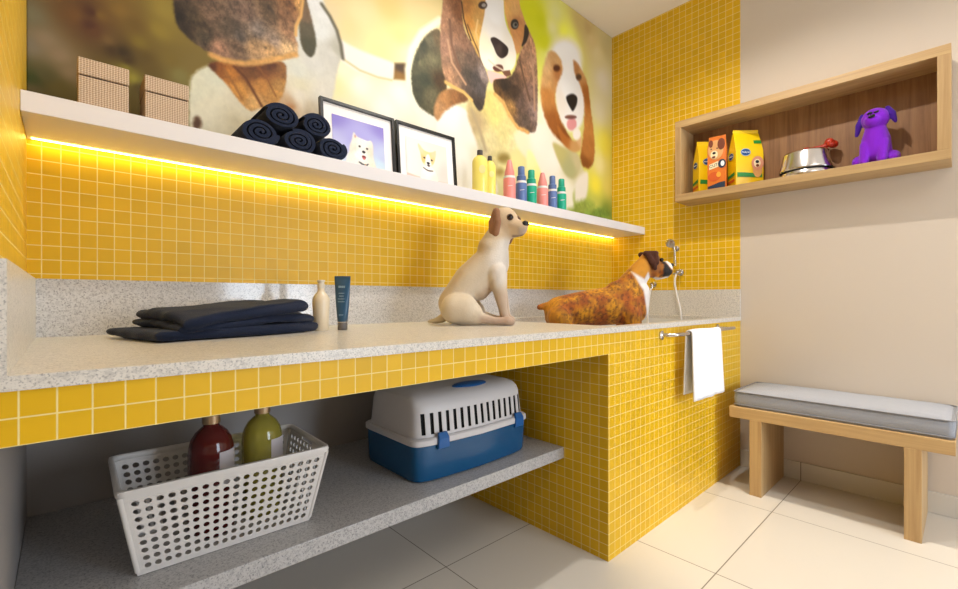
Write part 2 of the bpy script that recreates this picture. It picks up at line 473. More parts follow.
obj('tub_enclosure', bm, M['tile'], t, world=True)
bm = bmesh.new()
for a in ((X0-.012, X1+.012, Y0-.012, Y1+.012, .486, .498), (X0-.012, X0, Y0, Y1, .498, CT-.022), (X1, X1+.012, Y0, Y1, .498, CT-.022), (X0-.012, X1+.012, Y0-.012, Y0, .498, CT-.022), (X0-.012, X1+.012, Y1, Y1+.012, .498, CT-.022)): bb(bm, *a)
obj('tub_basin', bm, M['basin'], t, world=True)

t = tag(obj('granite_shelf', B(XLg, 1.5335, 1.141, YBg, .345, .391), M['granite_shelf'], bevel=.002), 'grey granite shelf under the counter carrying the basket and the pet carrier', 'shelf')

# towel rail on the tub front
t = thing('towel_rail', 'chrome towel rail on the yellow tiled tub front', 'towel rail', (2.33, YF, .85))
pts = spline([(1.972, .926, .846), (1.980, .895, .848), (2.004, .872, .850), (2.05, .866, .850)], 6)
obj('rail', tube([Vector(p)-Vector((2.33, YF, .85)) for p in pts]+[Vector((.37, -.067, 0))], .0085, 12), M['chrome'], t, smooth=True, sharp=50)
for x in (1.972, 2.64):
    bm = lathe([(0, 0), (.021, 0), (.021, .006), (.012, .010), (.009, .012), (0, .012)], 20)
    bmesh.ops.rotate(bm, verts=bm.verts, cent=(0, 0, 0), matrix=Matrix.Rotation(PI/2, 3, 'X'))
    if x > 2.5: tube([(0, -.008, 0), (0, -.066, 0)], .008, 10, bm)
    obj('wall_mount', bm, M['chrome'], t, smooth=True, sharp=40, loc=(x-2.33, -.0006, -.004 if x < 2.5 else 0))

# white hand towel over the rail
bm = bmesh.new(); nx = 26; prof = []
for k in range(22): prof.append((.0118, -.285+.285*k/21, k))
for k in range(1, 9): a = PI*k/9; prof.append((.0118*math.cos(a), .0118*math.sin(a), 0))
for k in range(24): prof.append((-.0118, -.31*k/23, k))
g = []
for i in range(nx+1):
    s = i/nx; row = []
    for (y, z, k) in prof:
        hang = max(0.0, -z)/.3
        w = .005*math.sin(s*9+1.0)*hang+.004*math.sin(s*17+2)*hang
        yy = y+(.003*hang if y > 0 else -.014*hang)+w*(1 if y > 0 else .8)
        row.append(bm.verts.new(((s-.5)*.35, yy, z+.002*math.sin(s*6))))
    g.append(row)
for i in range(nx):
    for j in range(len(prof)-1): bm.faces.new((g[i][j], g[i+1][j], g[i+1][j+1], g[i][j+1]))
o = obj('hand_towel', bm, M['white_terry'], smooth=True, loc=(2.285, .866, .850))
sm = o.modifiers.new('Thick', 'SOLIDIFY'); sm.thickness = .005; sm.offset = 1
tag(o, 'white towel folded over the chrome rail on the tub front', 'towel')

# ------------------------------------------------------------------ white wall shelf with light strip
t = thing('wall_shelf', 'long white wall shelf under the dog mural with a warm light strip below', 'shelf', (1.47, 1.67, 1.464))
obj('board', B(XLg, XRg, 1.542, YBg, 1.464, 1.515), M['shelf_white'], t, world=True, bevel=.0015)
obj('light_strip', B(XL+.01, XR-.015, YB-.022, YB-.015, 1.4622, 1.4638), M['led'], t, world=True)
MURAL_GROUND = [
(-0.073,1.815,118,112,85),(-0.073,1.73,128,118,98),(-0.042,1.756,140,122,95),(-0.011,1.724,143,122,92),(-0.042,1.655,92,88,50),(-0.069,1.638,60,70,25),(0.011,1.682,135,115,82),(-0.069,1.604,95,85,50),(-0.011,1.628,105,95,45),(0.079,1.88,120,90,35),(0.022,1.856,110,75,35),(0.06,1.881,75,42,25),(0.056,1.84,80,45,28),(0.067,1.823,95,60,30),(0.134,1.787,55,40,12),(0.108,1.783,70,50,20),(0.147,1.766,70,50,15),(0.098,1.811,115,88,45),(0.177,1.835,125,105,32),(0.165,1.885,110,85,30),(0.127,1.916,130,100,40),(0.23,1.895,142,122,42),(0.258,1.806,120,100,35),(0.244,1.967,150,130,50),(0.314,1.964,140,120,45),(0.203,1.754,100,80,25),(0.19,1.789,95,75,22),(0.286,1.766,128,118,60),(0.329,1.805,125,105,45),(0.159,1.714,150,140,45),(0.142,1.739,130,118,35),(0.177,1.687,85,70,20),(0.115,1.708,110,95,35),(0.813,2.194,235,212,165),(0.95,2.274,246,222,165),(0.903,2.176,240,212,150),(1.101,2.349,244,208,130),(1.155,2.246,248,224,145),(1.268,2.403,244,218,155),(1.049,2.136,250,232,155),(1.21,2.173,250,240,190),(0.88,1.987,252,246,205),(0.835,1.909,240,232,170),(0.792,1.924,246,240,180),(0.95,1.946,250,246,228),(1.155,1.965,250,246,232),(1.075,1.872,250,246,235),(1.328,1.895,248,242,225),(0.857,1.81,245,238,200),(2.098,2.773,210,212,15),(2.174,2.744,205,208,8),(2.203,2.631,215,218,20),(2.223,2.526,235,235,110),(2.335,2.863,225,222,140),(2.304,2.747,232,228,150),(2.431,2.766,250,250,80),(2.486,2.755,248,248,110),(2.601,2.923,205,180,110),(2.697,2.908,195,165,105),(2.746,2.843,215,190,130),(2.823,2.765,222,205,150),(2.929,2.877,200,182,125),(2.888,2.606,226,216,190),(2.849,2.376,228,218,180),(2.929,2.141,240,226,80),(2.849,1.978,235,222,150),(2.797,1.824,244,228,70),(2.956,1.852,235,220,110),(2.784,1.679,200,200,90),(2.601,1.633,165,175,80),(2.929,1.648,130,150,60),(2.697,1.59,140,170,70),(2.486,1.584,150,160,70),(2.253,2.143,240,232,210),(1.861,1.865,226,212,150),(1.946,1.796,238,225,150),(1.593,1.752,240,232,200)]
MURAL = [
('poly',[(0.839,2.117),(0.894,2.104),(0.974,2.099),(1.117,2.106),(1.133,2.093),(1.122,2.024),(1.049,2.009),(0.94,1.999),(0.871,2.018),(0.844,2.038)],[(0.839,2.117,240,234,226)],0.0100,0,0.030,0.0000),
('line',[(0.88,2.03),(0.95,2.011),(1.039,2.01),(1.111,2.021)],[(0.88,2.03,215,205,150)],0.0060,0,0.024,0.0048),
('poly',[(1.128,2.105),(1.205,2.133),(1.188,2.046),(1.122,2.029)],[(1.155,2.101,70,45,10),(1.155,2.049,150,105,30)],0.0100,0,0.030,0.0000),
('poly',[(0.309,1.756),(0.344,1.81),(0.421,1.865),(0.546,1.929),(0.689,2.041),(0.697,2.364),(0.762,2.397),(0.787,2.22),(0.826,2.178),(0.862,2.108),(0.871,2.052),(0.844,1.967),(0.831,1.865),(0.779,1.664),(0.504,1.562),(0.314,1.536)],[(0.344,1.733,228,226,200),(0.39,1.801,222,222,200),(0.374,1.69,235,228,200),(0.438,1.673,232,224,195),(0.47,1.755,226,216,190),(0.681,1.919,222,222,208),(0.77,2.114,225,226,222),(0.737,1.979,216,214,205),(0.822,2.03,208,205,195),(0.848,2.061,180,176,160),(0.689,1.822,236,226,205),(0.642,1.776,200,165,125),(0.792,1.853,226,220,205),(0.779,2.2,232,232,230),(0.689,1.862,228,220,190)],0.0080,0.03,0.020,0.0000),
('poly',[(0.349,1.62),(0.348,1.611),(0.345,1.602),(0.34,1.596),(0.335,1.593),(0.33,1.593),(0.326,1.597),(0.323,1.604),(0.322,1.613),(0.323,1.623),(0.326,1.631),(0.33,1.638),(0.335,1.641),(0.34,1.641),(0.345,1.636),(0.348,1.629)],[(0.335,1.617,95,62,38)],0.0080,0.1,0.024,0.0000),
('poly',[(0.669,1.768),(0.667,1.763),(0.663,1.758),(0.657,1.754),(0.65,1.751),(0.642,1.75),(0.636,1.751),(0.632,1.753),(0.63,1.757),(0.632,1.762),(0.636,1.767),(0.642,1.772),(0.65,1.775),(0.657,1.776),(0.663,1.775),(0.667,1.773)],[(0.65,1.763,185,130,80)],0.0120,0,0.024,0.0000),
('line',[(0.779,2.224),(0.813,2.19),(0.844,2.144),(0.862,2.091),(0.871,2.035)],[(0.779,2.224,92,86,66)],0.0080,0,0.030,0.0075),
('poly',[(0.681,2.236),(0.709,2.249),(0.725,2.184),(0.741,2.135),(0.758,2.06),(0.749,2.012),(0.737,1.987),(0.713,1.994),(0.693,2.019),(0.685,2.099)],[(0.713,2.151,120,95,70),(0.737,2.04,70,66,42),(0.721,2.094,88,80,58)],0.0060,0.08,0.016,0.0000),
('poly',[(0.362,1.833),(0.421,1.865),(0.522,1.894),(0.634,1.942),(0.638,1.873),(0.627,1.807),(0.604,1.765),(0.546,1.729),(0.504,1.702),(0.464,1.735),(0.425,1.784),(0.387,1.81)],[(0.381,1.836,95,48,15),(0.412,1.84,140,80,25),(0.438,1.828,188,118,42),(0.47,1.773,205,142,62),(0.522,1.745,216,166,98),(0.546,1.872,112,62,24),(0.504,1.847,110,65,25),(0.593,1.804,192,138,66),(0.546,1.812,194,132,60),(0.619,1.898,140,92,44),(0.487,1.874,95,50,20),(0.582,1.908,90,48,18),(0.623,1.829,190,140,72)],0.0060,0.16,0.016,0.0000),
('line',[(0.451,1.854),(0.491,1.824),(0.518,1.781),(0.546,1.737)],[(0.451,1.854,96,50,14)],0.0054,0,0.018,0.0048),
('line',[(0.532,1.883),(0.568,1.842),(0.597,1.79)],[(0.532,1.883,138,84,32)],0.0036,0,0.018,0.0030),
('line',[(0.418,1.835),(0.447,1.795),(0.477,1.746)],[(0.418,1.835,150,95,40)],0.0048,0,0.024,0.0032),
('poly',[(0.266,2.144),(0.266,1.977),(0.274,1.94),(0.294,1.911),(0.332,1.888),(0.368,1.874),(0.412,1.862),(0.487,1.871),(0.557,1.903),(0.63,1.944),(0.677,1.969),(0.685,2.008),(0.669,2.053),(0.669,2.093),(0.693,2.142),(0.705,2.368)],[(0.277,1.965,34,24,16),(0.303,1.931,48,36,24),(0.329,1.97,78,62,42),(0.381,2.019,118,92,72),(0.359,1.92,74,62,46),(0.399,1.903,160,118,92),(0.431,1.984,92,76,60),(0.487,2.066,122,96,80),(0.47,1.971,96,84,74),(0.532,2.017,122,108,98),(0.575,2.103,92,72,52),(0.63,2.116,120,85,58),(0.589,2.002,150,128,110),(0.522,1.95,190,150,105),(0.454,1.931,110,86,66),(0.575,1.959,200,156,104),(0.642,1.991,222,182,130),(0.65,2.057,158,116,82),(0.685,2.179,200,150,88),(0.657,2.167,120,80,50)],0.0064,0.32,0.018,0.0000),
('line',[(0.381,1.868),(0.418,1.864),(0.487,1.876),(0.56,1.911),(0.627,1.951),(0.673,1.979)],[(0.381,1.868,218,164,92)],0.0080,0.1,0.024,0.0100),
('line',[(0.673,2.055),(0.673,2.09),(0.693,2.138),(0.701,2.206)],[(0.673,2.055,225,172,100)],0.0048,0,0.024,0.0056),
('line',[(1.391,2.415),(1.28,2.306),(1.222,2.201),(1.199,2.097),(1.21,1.996),(1.257,1.924)],[(1.391,2.415,252,248,222)],0.0125,0,0.030,0.0175),
('poly',[(1.397,2.383),(1.328,2.335),(1.268,2.252),(1.233,2.167),(1.216,2.079),(1.228,1.987),(1.268,1.937),(1.391,1.911),(1.442,2.068),(1.423,2.225)],[(1.257,2.166,62,62,40),(1.292,2.252,58,58,36),(1.298,2.082,56,60,38),(1.341,2.196,118,110,76),(1.328,2.29,105,98,70),(1.341,2.022,104,96,66),(1.245,2.017,62,62,40),(1.391,2.113,72,50,22),(1.268,2.16,110,105,70),(1.378,2.31,110,90,60)],0.0075,0.14,0.020,0.0000),
('poly',[(1.372,1.946),(1.455,2.016),(1.564,2.022),(1.651,1.938),(1.726,1.807),(1.788,1.708),(1.82,1.572),(1.328,1.499),(1.365,1.754)],[(1.455,1.954,248,245,236),(1.593,1.912,240,234,222),(1.523,1.737,246,242,230),(1.665,1.767,232,222,190),(1.423,1.615,245,240,225)],0.0100,0,0.030,0.0000),
('poly',[(1.353,1.976),(1.391,2.052),(1.469,2.103),(1.564,2.101),(1.593,2.067),(1.495,2.023),(1.416,1.959),(1.378,1.898),(1.353,1.921)],[(1.423,2.047,185,130,75),(1.489,2.052,150,100,55),(1.378,1.968,190,140,90),(1.55,2.07,120,80,45)],0.0100,0.12,0.020,0.0000),
('poly',[(1.593,2.094),(1.741,2.184),(1.845,2.159),(1.92,2.065),(2.025,1.998),(2.007,1.91),(1.861,1.854),(1.804,1.796),(1.788,1.623),(1.71,1.721),(1.636,1.869),(1.564,2)],[(1.703,2.106,226,205,120),(1.78,2.044,232,214,130),(1.861,1.98,226,210,140),(1.741,1.894,224,208,150),(1.651,1.97,190,165,120),(1.68,1.825,205,190,150),(1.78,1.763,212,195,130),(1.946,1.931,236,220,160)],0.0150,0.06,0.030,0.0000),
('line',[(1.607,2.023),(1.665,1.931),(1.71,1.832)],[(1.607,2.023,178,158,120)],0.0150,0,0.030,0.0100),
('poly',[(1.903,1.828),(1.899,1.816),(1.888,1.805),(1.872,1.795),(1.853,1.789),(1.834,1.787),(1.818,1.79),(1.808,1.797),(1.804,1.807),(1.808,1.819),(1.818,1.83),(1.834,1.84),(1.853,1.846),(1.872,1.848),(1.888,1.846),(1.899,1.839)],[(1.853,1.818,150,125,60)],0.0240,0,0.036,0.0000),
('poly',[(1.853,1.737),(1.85,1.728),(1.843,1.719),(1.833,1.712),(1.82,1.708),(1.808,1.708),(1.798,1.711),(1.791,1.717),(1.788,1.725),(1.791,1.734),(1.798,1.743),(1.808,1.75),(1.82,1.754),(1.833,1.755),(1.843,1.752),(1.85,1.746)],[(1.82,1.731,165,140,70)],0.0240,0,0.036,0.0000),
('poly',[(1.92,1.984),(2.145,2.102),(2.253,2.118),(2.431,2.026),(2.601,1.962),(2.697,1.842),(2.508,1.741),(2.554,1.579),(2.377,1.557),(2.253,1.699),(2.126,1.833),(1.989,1.882)],[(2.174,1.998,242,234,216),(2.324,1.905,244,236,220),(2.431,1.729,242,234,212),(1.989,1.942,240,228,190),(2.486,1.905,200,190,140)],0.0210,0,0.042,0.0000),
('poly',[(2.283,2.024),(2.431,2.006),(2.577,2.012),(2.624,1.933),(2.542,1.815),(2.442,1.823),(2.356,1.911)],[(2.377,1.968,190,178,110),(2.486,1.885,176,172,120),(2.577,1.957,200,186,140)],0.0180,0,0.036,0.0000),
('poly',[(2.542,1.815),(2.709,1.929),(2.697,1.737),(2.624,1.657),(2.542,1.652)],[(2.542,1.815,236,226,208)],0.0210,0,0.042,0.0000),
('poly',[(2.636,2.662),(2.62,2.592),(2.574,2.523),(2.507,2.466),(2.431,2.429),(2.357,2.417),(2.296,2.431),(2.256,2.467),(2.243,2.52),(2.256,2.583),(2.296,2.648),(2.357,2.705),(2.431,2.746),(2.507,2.764),(2.574,2.755),(2.62,2.719)],[(2.431,2.588,246,238,215)],0.0420,0,0.042,0.0000),
('poly',[(2.304,2.638),(2.431,2.72),(2.554,2.727),(2.612,2.639),(2.66,2.496),(2.672,2.361),(2.624,2.195),(2.497,2.122),(2.377,2.164),(2.324,2.324),(2.324,2.485)],[(2.431,2.588,252,250,246),(2.464,2.4,248,246,242),(2.542,2.255,240,236,230),(2.377,2.307,236,226,212)],0.0210,0,0.042,0.0000),
('poly',[(2.263,2.591),(2.335,2.605),(2.398,2.576),(2.409,2.501),(2.345,2.395),(2.324,2.292),(2.366,2.2),(2.453,2.117),(2.531,2.056),(2.398,2.032),(2.273,2.085),(2.203,2.18),(2.174,2.309),(2.203,2.456)],[(2.243,2.482,226,182,125),(2.243,2.299,190,125,60),(2.304,2.144,152,88,36),(2.431,2.066,122,64,22),(2.345,2.557,214,166,108),(2.356,2.483,190,125,70),(2.223,2.387,215,165,105)],0.0150,0.05,0.036,0.0000),
('poly',[(2.335,2.152),(2.442,2.088),(2.554,2.075),(2.624,2.147),(2.624,2.036),(2.531,1.995),(2.398,2.025)],[(2.431,2.072,168,98,40),(2.554,2.034,200,150,90),(2.601,2.1,215,170,120)],0.0150,0,0.036,0.0000),
('poly',[(2.52,2.633),(2.601,2.608),(2.697,2.529),(2.734,2.358),(2.784,2.144),(2.784,2.001),(2.721,1.924),(2.636,1.921),(2.601,1.976),(2.636,2.108),(2.66,2.267),(2.648,2.423),(2.601,2.484),(2.542,2.533)],[(2.624,2.575,210,155,95),(2.697,2.438,168,100,42),(2.721,2.234,192,128,62),(2.697,2.039,180,115,55),(2.672,1.956,130,74,30),(2.565,2.582,190,130,75)],0.0154,0.05,0.042,0.0000),
('poly',[(2.381,2.518),(2.378,2.508),(2.37,2.498),(2.359,2.489),(2.345,2.483),(2.331,2.48),(2.32,2.481),(2.312,2.485),(2.31,2.493),(2.312,2.502),(2.32,2.512),(2.331,2.521),(2.345,2.527),(2.359,2.53),(2.37,2.53),(2.378,2.525)],[(2.345,2.505,88,44,26)],0.0120,0,0.036,0.0000),
('poly',[(2.622,2.539),(2.619,2.53),(2.612,2.52),(2.601,2.512),(2.589,2.506),(2.576,2.504),(2.566,2.505),(2.559,2.51),(2.556,2.517),(2.559,2.527),(2.566,2.536),(2.576,2.544),(2.589,2.55),(2.601,2.553),(2.612,2.552),(2.619,2.547)],[(2.589,2.528,84,58,44)],0.0140,0,0.042,0.0000),
('poly',[(2.442,2.353),(2.52,2.397),(2.577,2.388),(2.565,2.33),(2.52,2.269),(2.486,2.293),(2.453,2.323)],[(2.442,2.353,30,25,25)],0.0105,0,0.042,0.0000),
('poly',[(2.565,2.2),(2.561,2.182),(2.549,2.165),(2.53,2.15),(2.508,2.142),(2.487,2.139),(2.469,2.144),(2.457,2.155),(2.453,2.171),(2.457,2.188),(2.469,2.205),(2.487,2.22),(2.508,2.229),(2.53,2.232),(2.549,2.227),(2.561,2.216)],[(2.508,2.185,222,148,148)],0.0120,0,0.036,0.0000),
('poly',[(2.565,2.248),(2.56,2.241),(2.545,2.233),(2.523,2.224),(2.497,2.216),(2.471,2.21),(2.45,2.207),(2.436,2.207),(2.431,2.211),(2.436,2.217),(2.45,2.226),(2.471,2.235),(2.497,2.243),(2.523,2.249),(2.545,2.252),(2.56,2.252)],[(2.497,2.229,120,75,65)],0.0090,0,0.036,0.0000),
('poly',[(2.612,2.144),(2.609,2.127),(2.599,2.111),(2.583,2.099),(2.565,2.091),(2.548,2.09),(2.533,2.095),(2.523,2.106),(2.52,2.121),(2.523,2.137),(2.533,2.153),(2.548,2.165),(2.565,2.173),(2.583,2.174),(2.599,2.169),(2.609,2.159)],[(2.565,2.132,240,232,222)],0.0140,0,0.042,0.0000),
('poly',[(2.784,1.679),(2.774,1.664),(2.747,1.649),(2.707,1.636),(2.66,1.627),(2.614,1.624),(2.576,1.626),(2.551,1.634),(2.542,1.645),(2.551,1.659),(2.576,1.674),(2.614,1.687),(2.66,1.697),(2.707,1.701),(2.747,1.699),(2.774,1.692)],[(2.66,1.662,150,165,70)],0.0280,0.12,0.042,0.0000),
('poly',[(2.648,1.598),(2.64,1.578),(2.617,1.56),(2.582,1.545),(2.542,1.537),(2.503,1.536),(2.471,1.542),(2.449,1.555),(2.442,1.571),(2.449,1.59),(2.471,1.608),(2.503,1.623),(2.542,1.632),(2.582,1.634),(2.617,1.628),(2.64,1.615)],[(2.542,1.584,135,150,62)],0.0280,0.15,0.042,0.0000),
('poly',[(2.983,1.64),(2.973,1.622),(2.943,1.604),(2.899,1.589),(2.849,1.58),(2.799,1.577),(2.758,1.582),(2.731,1.592),(2.721,1.607),(2.731,1.624),(2.758,1.642),(2.799,1.657),(2.849,1.667),(2.899,1.67),(2.943,1.667),(2.973,1.656)],[(2.849,1.623,120,150,62)],0.0280,0.15,0.042,0.0000),
('poly',[(1.416,2.731),(1.41,2.5),(1.397,2.418),(1.391,2.289),(1.403,2.193),(1.423,2.123),(1.462,2.1),(1.543,2.1),(1.6,2.085),(1.636,2.048),(1.665,2.029),(1.695,2.059),(1.71,2.135),(1.718,2.193),(1.741,2.228),(1.695,2.296),(1.665,2.34),(1.621,2.378),(1.571,2.412),(1.536,2.477),(1.55,2.799)],[(1.423,2.439,182,132,98),(1.455,2.299,168,124,98),(1.495,2.407,150,106,76),(1.523,2.272,116,92,72),(1.455,2.16,190,142,104),(1.578,2.217,74,64,54),(1.665,2.16,82,74,70),(1.651,2.068,64,52,44),(1.695,2.246,150,132,124),(1.529,2.505,124,78,46),(1.557,2.358,140,102,78),(1.6,2.3,100,80,66),(1.489,2.223,140,105,80),(1.636,2.205,70,62,58)],0.0075,0.2,0.020,0.0000),
('line',[(1.429,2.115),(1.482,2.107),(1.55,2.102),(1.607,2.077)],[(1.429,2.115,228,184,104)],0.0072,0,0.036,0.0096),
('poly',[(1.543,2.796),(1.536,2.503),(1.571,2.422),(1.621,2.372),(1.665,2.313),(1.68,2.4),(1.68,2.493),(1.718,2.586),(1.741,2.897)],[(1.564,2.563,180,122,62),(1.593,2.489,206,142,64),(1.651,2.514,204,156,84),(1.629,2.418,226,178,92),(1.658,2.364,215,170,90),(1.695,2.62,210,160,90)],0.0072,0.1,0.024,0.0000),
('line',[(1.536,2.571),(1.55,2.493),(1.578,2.43),(1.6,2.396)],[(1.536,2.571,66,42,20)],0.0040,0,0.030,0.0045),
('line',[(1.578,2.468),(1.614,2.412),(1.658,2.353),(1.688,2.299)],[(1.578,2.468,96,66,40)],0.0048,0,0.036,0.0048),
('poly',[(1.71,2.881),(1.71,2.616),(1.68,2.493),(1.658,2.408),(1.665,2.334),(1.695,2.29),(1.733,2.276),(1.82,2.311),(1.903,2.328),(1.946,2.378),(1.963,2.449),(1.937,2.528),(1.886,2.566),(1.853,2.638),(1.853,2.954)],[(1.78,2.607,250,248,244),(1.71,2.412,240,228,198),(1.82,2.357,226,216,196),(1.92,2.392,236,226,208),(1.903,2.503,230,222,208),(1.741,2.34,244,236,214),(1.78,2.512,236,230,222)],0.0060,0,0.030,0.0000),
('poly',[(1.845,2.95),(1.853,2.667),(1.895,2.581),(1.937,2.516),(1.963,2.443),(1.989,2.477),(2.025,2.55),(2.052,2.633),(2.034,2.685),(1.989,2.75),(1.946,3.001)],[(1.886,2.693,228,174,96),(1.998,2.599,204,140,82),(1.972,2.506,204,146,88),(1.946,2.707,222,170,104),(1.972,2.648,190,130,80)],0.0072,0.06,0.036,0.0000),
('poly',[(2.025,2.694),(2.07,2.64),(2.126,2.589),(2.145,2.516),(2.155,2.365),(2.155,2.21),(2.145,2.04),(2.079,2.018),(1.989,2.013),(1.92,2.065),(1.869,2.127),(1.82,2.158),(1.772,2.171),(1.765,2.236),(1.78,2.258),(1.903,2.293),(1.954,2.369),(1.972,2.435),(2.016,2.528),(2.043,2.611)],[(2.079,2.571,192,142,104),(2.098,2.456,166,126,98),(2.025,2.37,150,110,82),(1.861,2.239,44,33,24),(1.937,2.223,58,42,30),(2.079,2.267,130,100,86),(1.998,2.17,92,72,62),(2.126,2.152,142,116,106),(2.034,2.078,88,72,62),(2.007,2.029,112,88,70),(1.911,2.121,160,118,66),(1.812,2.184,96,66,34),(1.972,2.304,90,66,50)],0.0090,0.26,0.024,0.0000),
('line',[(1.78,2.163),(1.845,2.137),(1.903,2.072),(1.972,2.026),(2.061,2.019)],[(1.78,2.163,220,166,94)],0.0096,0.1,0.036,0.0120),
('poly',[(2.034,2.673),(2.079,2.638),(2.052,2.56),(1.998,2.504),(2.025,2.574)],[(2.034,2.673,52,42,36)],0.0060,0,0.036,0.0000),
('poly',[(1.722,2.638),(1.719,2.628),(1.712,2.618),(1.701,2.608),(1.688,2.601),(1.675,2.597),(1.664,2.597),(1.657,2.6),(1.654,2.608),(1.657,2.617),(1.664,2.627),(1.675,2.637),(1.688,2.644),(1.701,2.649),(1.712,2.649),(1.719,2.645)],[(1.688,2.623,66,50,42)],0.0060,0,0.036,0.0000),
('poly',[(1.712,2.633),(1.711,2.628),(1.707,2.623),(1.702,2.618),(1.695,2.615),(1.689,2.613),(1.684,2.613),(1.68,2.615),(1.679,2.619),(1.68,2.623),(1.684,2.628),(1.689,2.633),(1.695,2.637),(1.702,2.639),(1.707,2.639),(1.711,2.637)],[(1.695,2.626,165,158,150)],0.0048,0,0.036,0.0000),
('poly',[(1.98,2.639),(1.978,2.626),(1.97,2.613),(1.959,2.602),(1.946,2.594),(1.932,2.591),(1.921,2.593),(1.914,2.6),(1.911,2.611),(1.914,2.623),(1.921,2.636),(1.932,2.648),(1.946,2.655),(1.959,2.659),(1.97,2.657),(1.978,2.65)],[(1.946,2.625,46,38,32)],0.0060,0,0.036,0.0000),
('poly',[(1.973,2.63),(1.971,2.623),(1.966,2.615),(1.959,2.608),(1.95,2.603),(1.941,2.601),(1.934,2.602),(1.929,2.606),(1.928,2.612),(1.929,2.619),(1.934,2.627),(1.941,2.634),(1.95,2.638),(1.959,2.641),(1.966,2.64),(1.971,2.636)],[(1.95,2.621,120,118,110)],0.0048,0,0.036,0.0000),
('poly',[(1.966,2.63),(1.965,2.626),(1.962,2.623),(1.959,2.619),(1.954,2.617),(1.95,2.616),(1.946,2.616),(1.944,2.618),(1.943,2.621),(1.944,2.625),(1.946,2.629),(1.95,2.632),(1.954,2.634),(1.959,2.636),(1.962,2.635),(1.965,2.633)],[(1.954,2.626,35,30,30)],0.0030,0,0.036,0.0000),
('poly',[(1.741,2.462),(1.78,2.486),(1.845,2.48),(1.895,2.465),(1.886,2.421),(1.837,2.38),(1.796,2.388),(1.772,2.424)],[(1.788,2.47,46,32,28),(1.861,2.429,34,22,20),(1.82,2.437,70,54,48)],0.0050,0,0.030,0.0000),
('poly',[(1.757,2.306),(1.804,2.34),(1.845,2.348),(1.853,2.317),(1.788,2.289)],[(1.757,2.306,92,48,36)],0.0060,0,0.036,0.0000),
('poly',[(1.837,2.311),(1.903,2.34),(1.916,2.315),(1.869,2.288)],[(1.837,2.311,112,72,52)],0.0050,0,0.030,0.0000),
('poly',[(1.718,2.282),(1.78,2.286),(1.861,2.297),(1.886,2.288),(1.82,2.263),(1.772,2.242),(1.757,2.206),(1.733,2.231)],[(1.718,2.282,240,186,176)],0.0060,0,0.036,0.0000),
('line',[(1.733,2.337),(1.788,2.323),(1.845,2.32)],[(1.733,2.337,215,200,175)],0.0060,0,0.036,0.0048),
('poly',[(2.043,1.906),(2.098,1.918),(2.174,1.823),(2.253,1.687),(2.061,1.656)],[(2.079,1.884,246,238,170),(2.155,1.714,248,236,140)],0.0150,0,0.036,0.0000),
('line',[(1.651,2.525),(1.636,2.453),(1.658,2.397)],[(1.651,2.525,228,188,120)],0.0040,0,0.030,0.0060),
('line',[(1.989,2.429),(2.025,2.334),(2.079,2.218)],[(1.989,2.429,96,70,52)],0.0072,0,0.036,0.0084),
('line',[(1.455,2.443),(1.469,2.319),(1.523,2.209)],[(1.455,2.443,120,86,64)],0.0070,0,0.030,0.0080),
('line',[(1.442,2.335),(1.469,2.231),(1.564,2.149)],[(1.442,2.335,196,152,116)],0.0060,0,0.030,0.0070),
('line',[(2.089,2.526),(2.117,2.352),(2.126,2.171)],[(2.089,2.526,176,134,106)],0.0072,0,0.036,0.0084),
]
# ------------------------------------------------------------------ dog mural
MW, MH = XR-.004-XL, ZC-1.517
me = print_mesh('wall_mural', MW, MH, 0.0042, lambda gx, gz: paint(gx+XL, gz+1.516, MURAL_GROUND, MURAL), MURAL_GAIN)
M['print'] = vcol_mat('printed mural', 0.55, spec=0.3)
o = obj('wall_mural', me, M['print'], loc=(XL, YB-.004, 1.516))
sm = o.modifiers.new('Thick', 'SOLIDIFY'); sm.thickness = .003; sm.offset = -1
tag(o, 'large photo mural of floppy eared puppies covering the wall above the white shelf', 'mural')

# ------------------------------------------------------------------ things on the white shelf
ST = 1.515
def woven_box(x0, label):
    t = thing('woven_box', label, 'storage box', (x0+.0535, 1.66, ST), 0, 'woven boxes on the white shelf')
    obj('body', B(-.0535, .0535, -.06, .06, 0, .093), M['weave'], t, bevel=.003)
    obj('lid', B(-.0545, .0545, -.061, .061, .0955, .141), M['weave'], t, bevel=.003)
    obj('lid_gap', B(-.050, .050, -.0575, .0575, .092, .0965), M['slot'], t)  # dark strip painted in for the shade under the lid
    return t
woven_box(.0255, 'woven seagrass lidded box nearest the left wall on the white shelf')
woven_box(.169, 'woven seagrass lidded box standing beside the rolled navy towels')

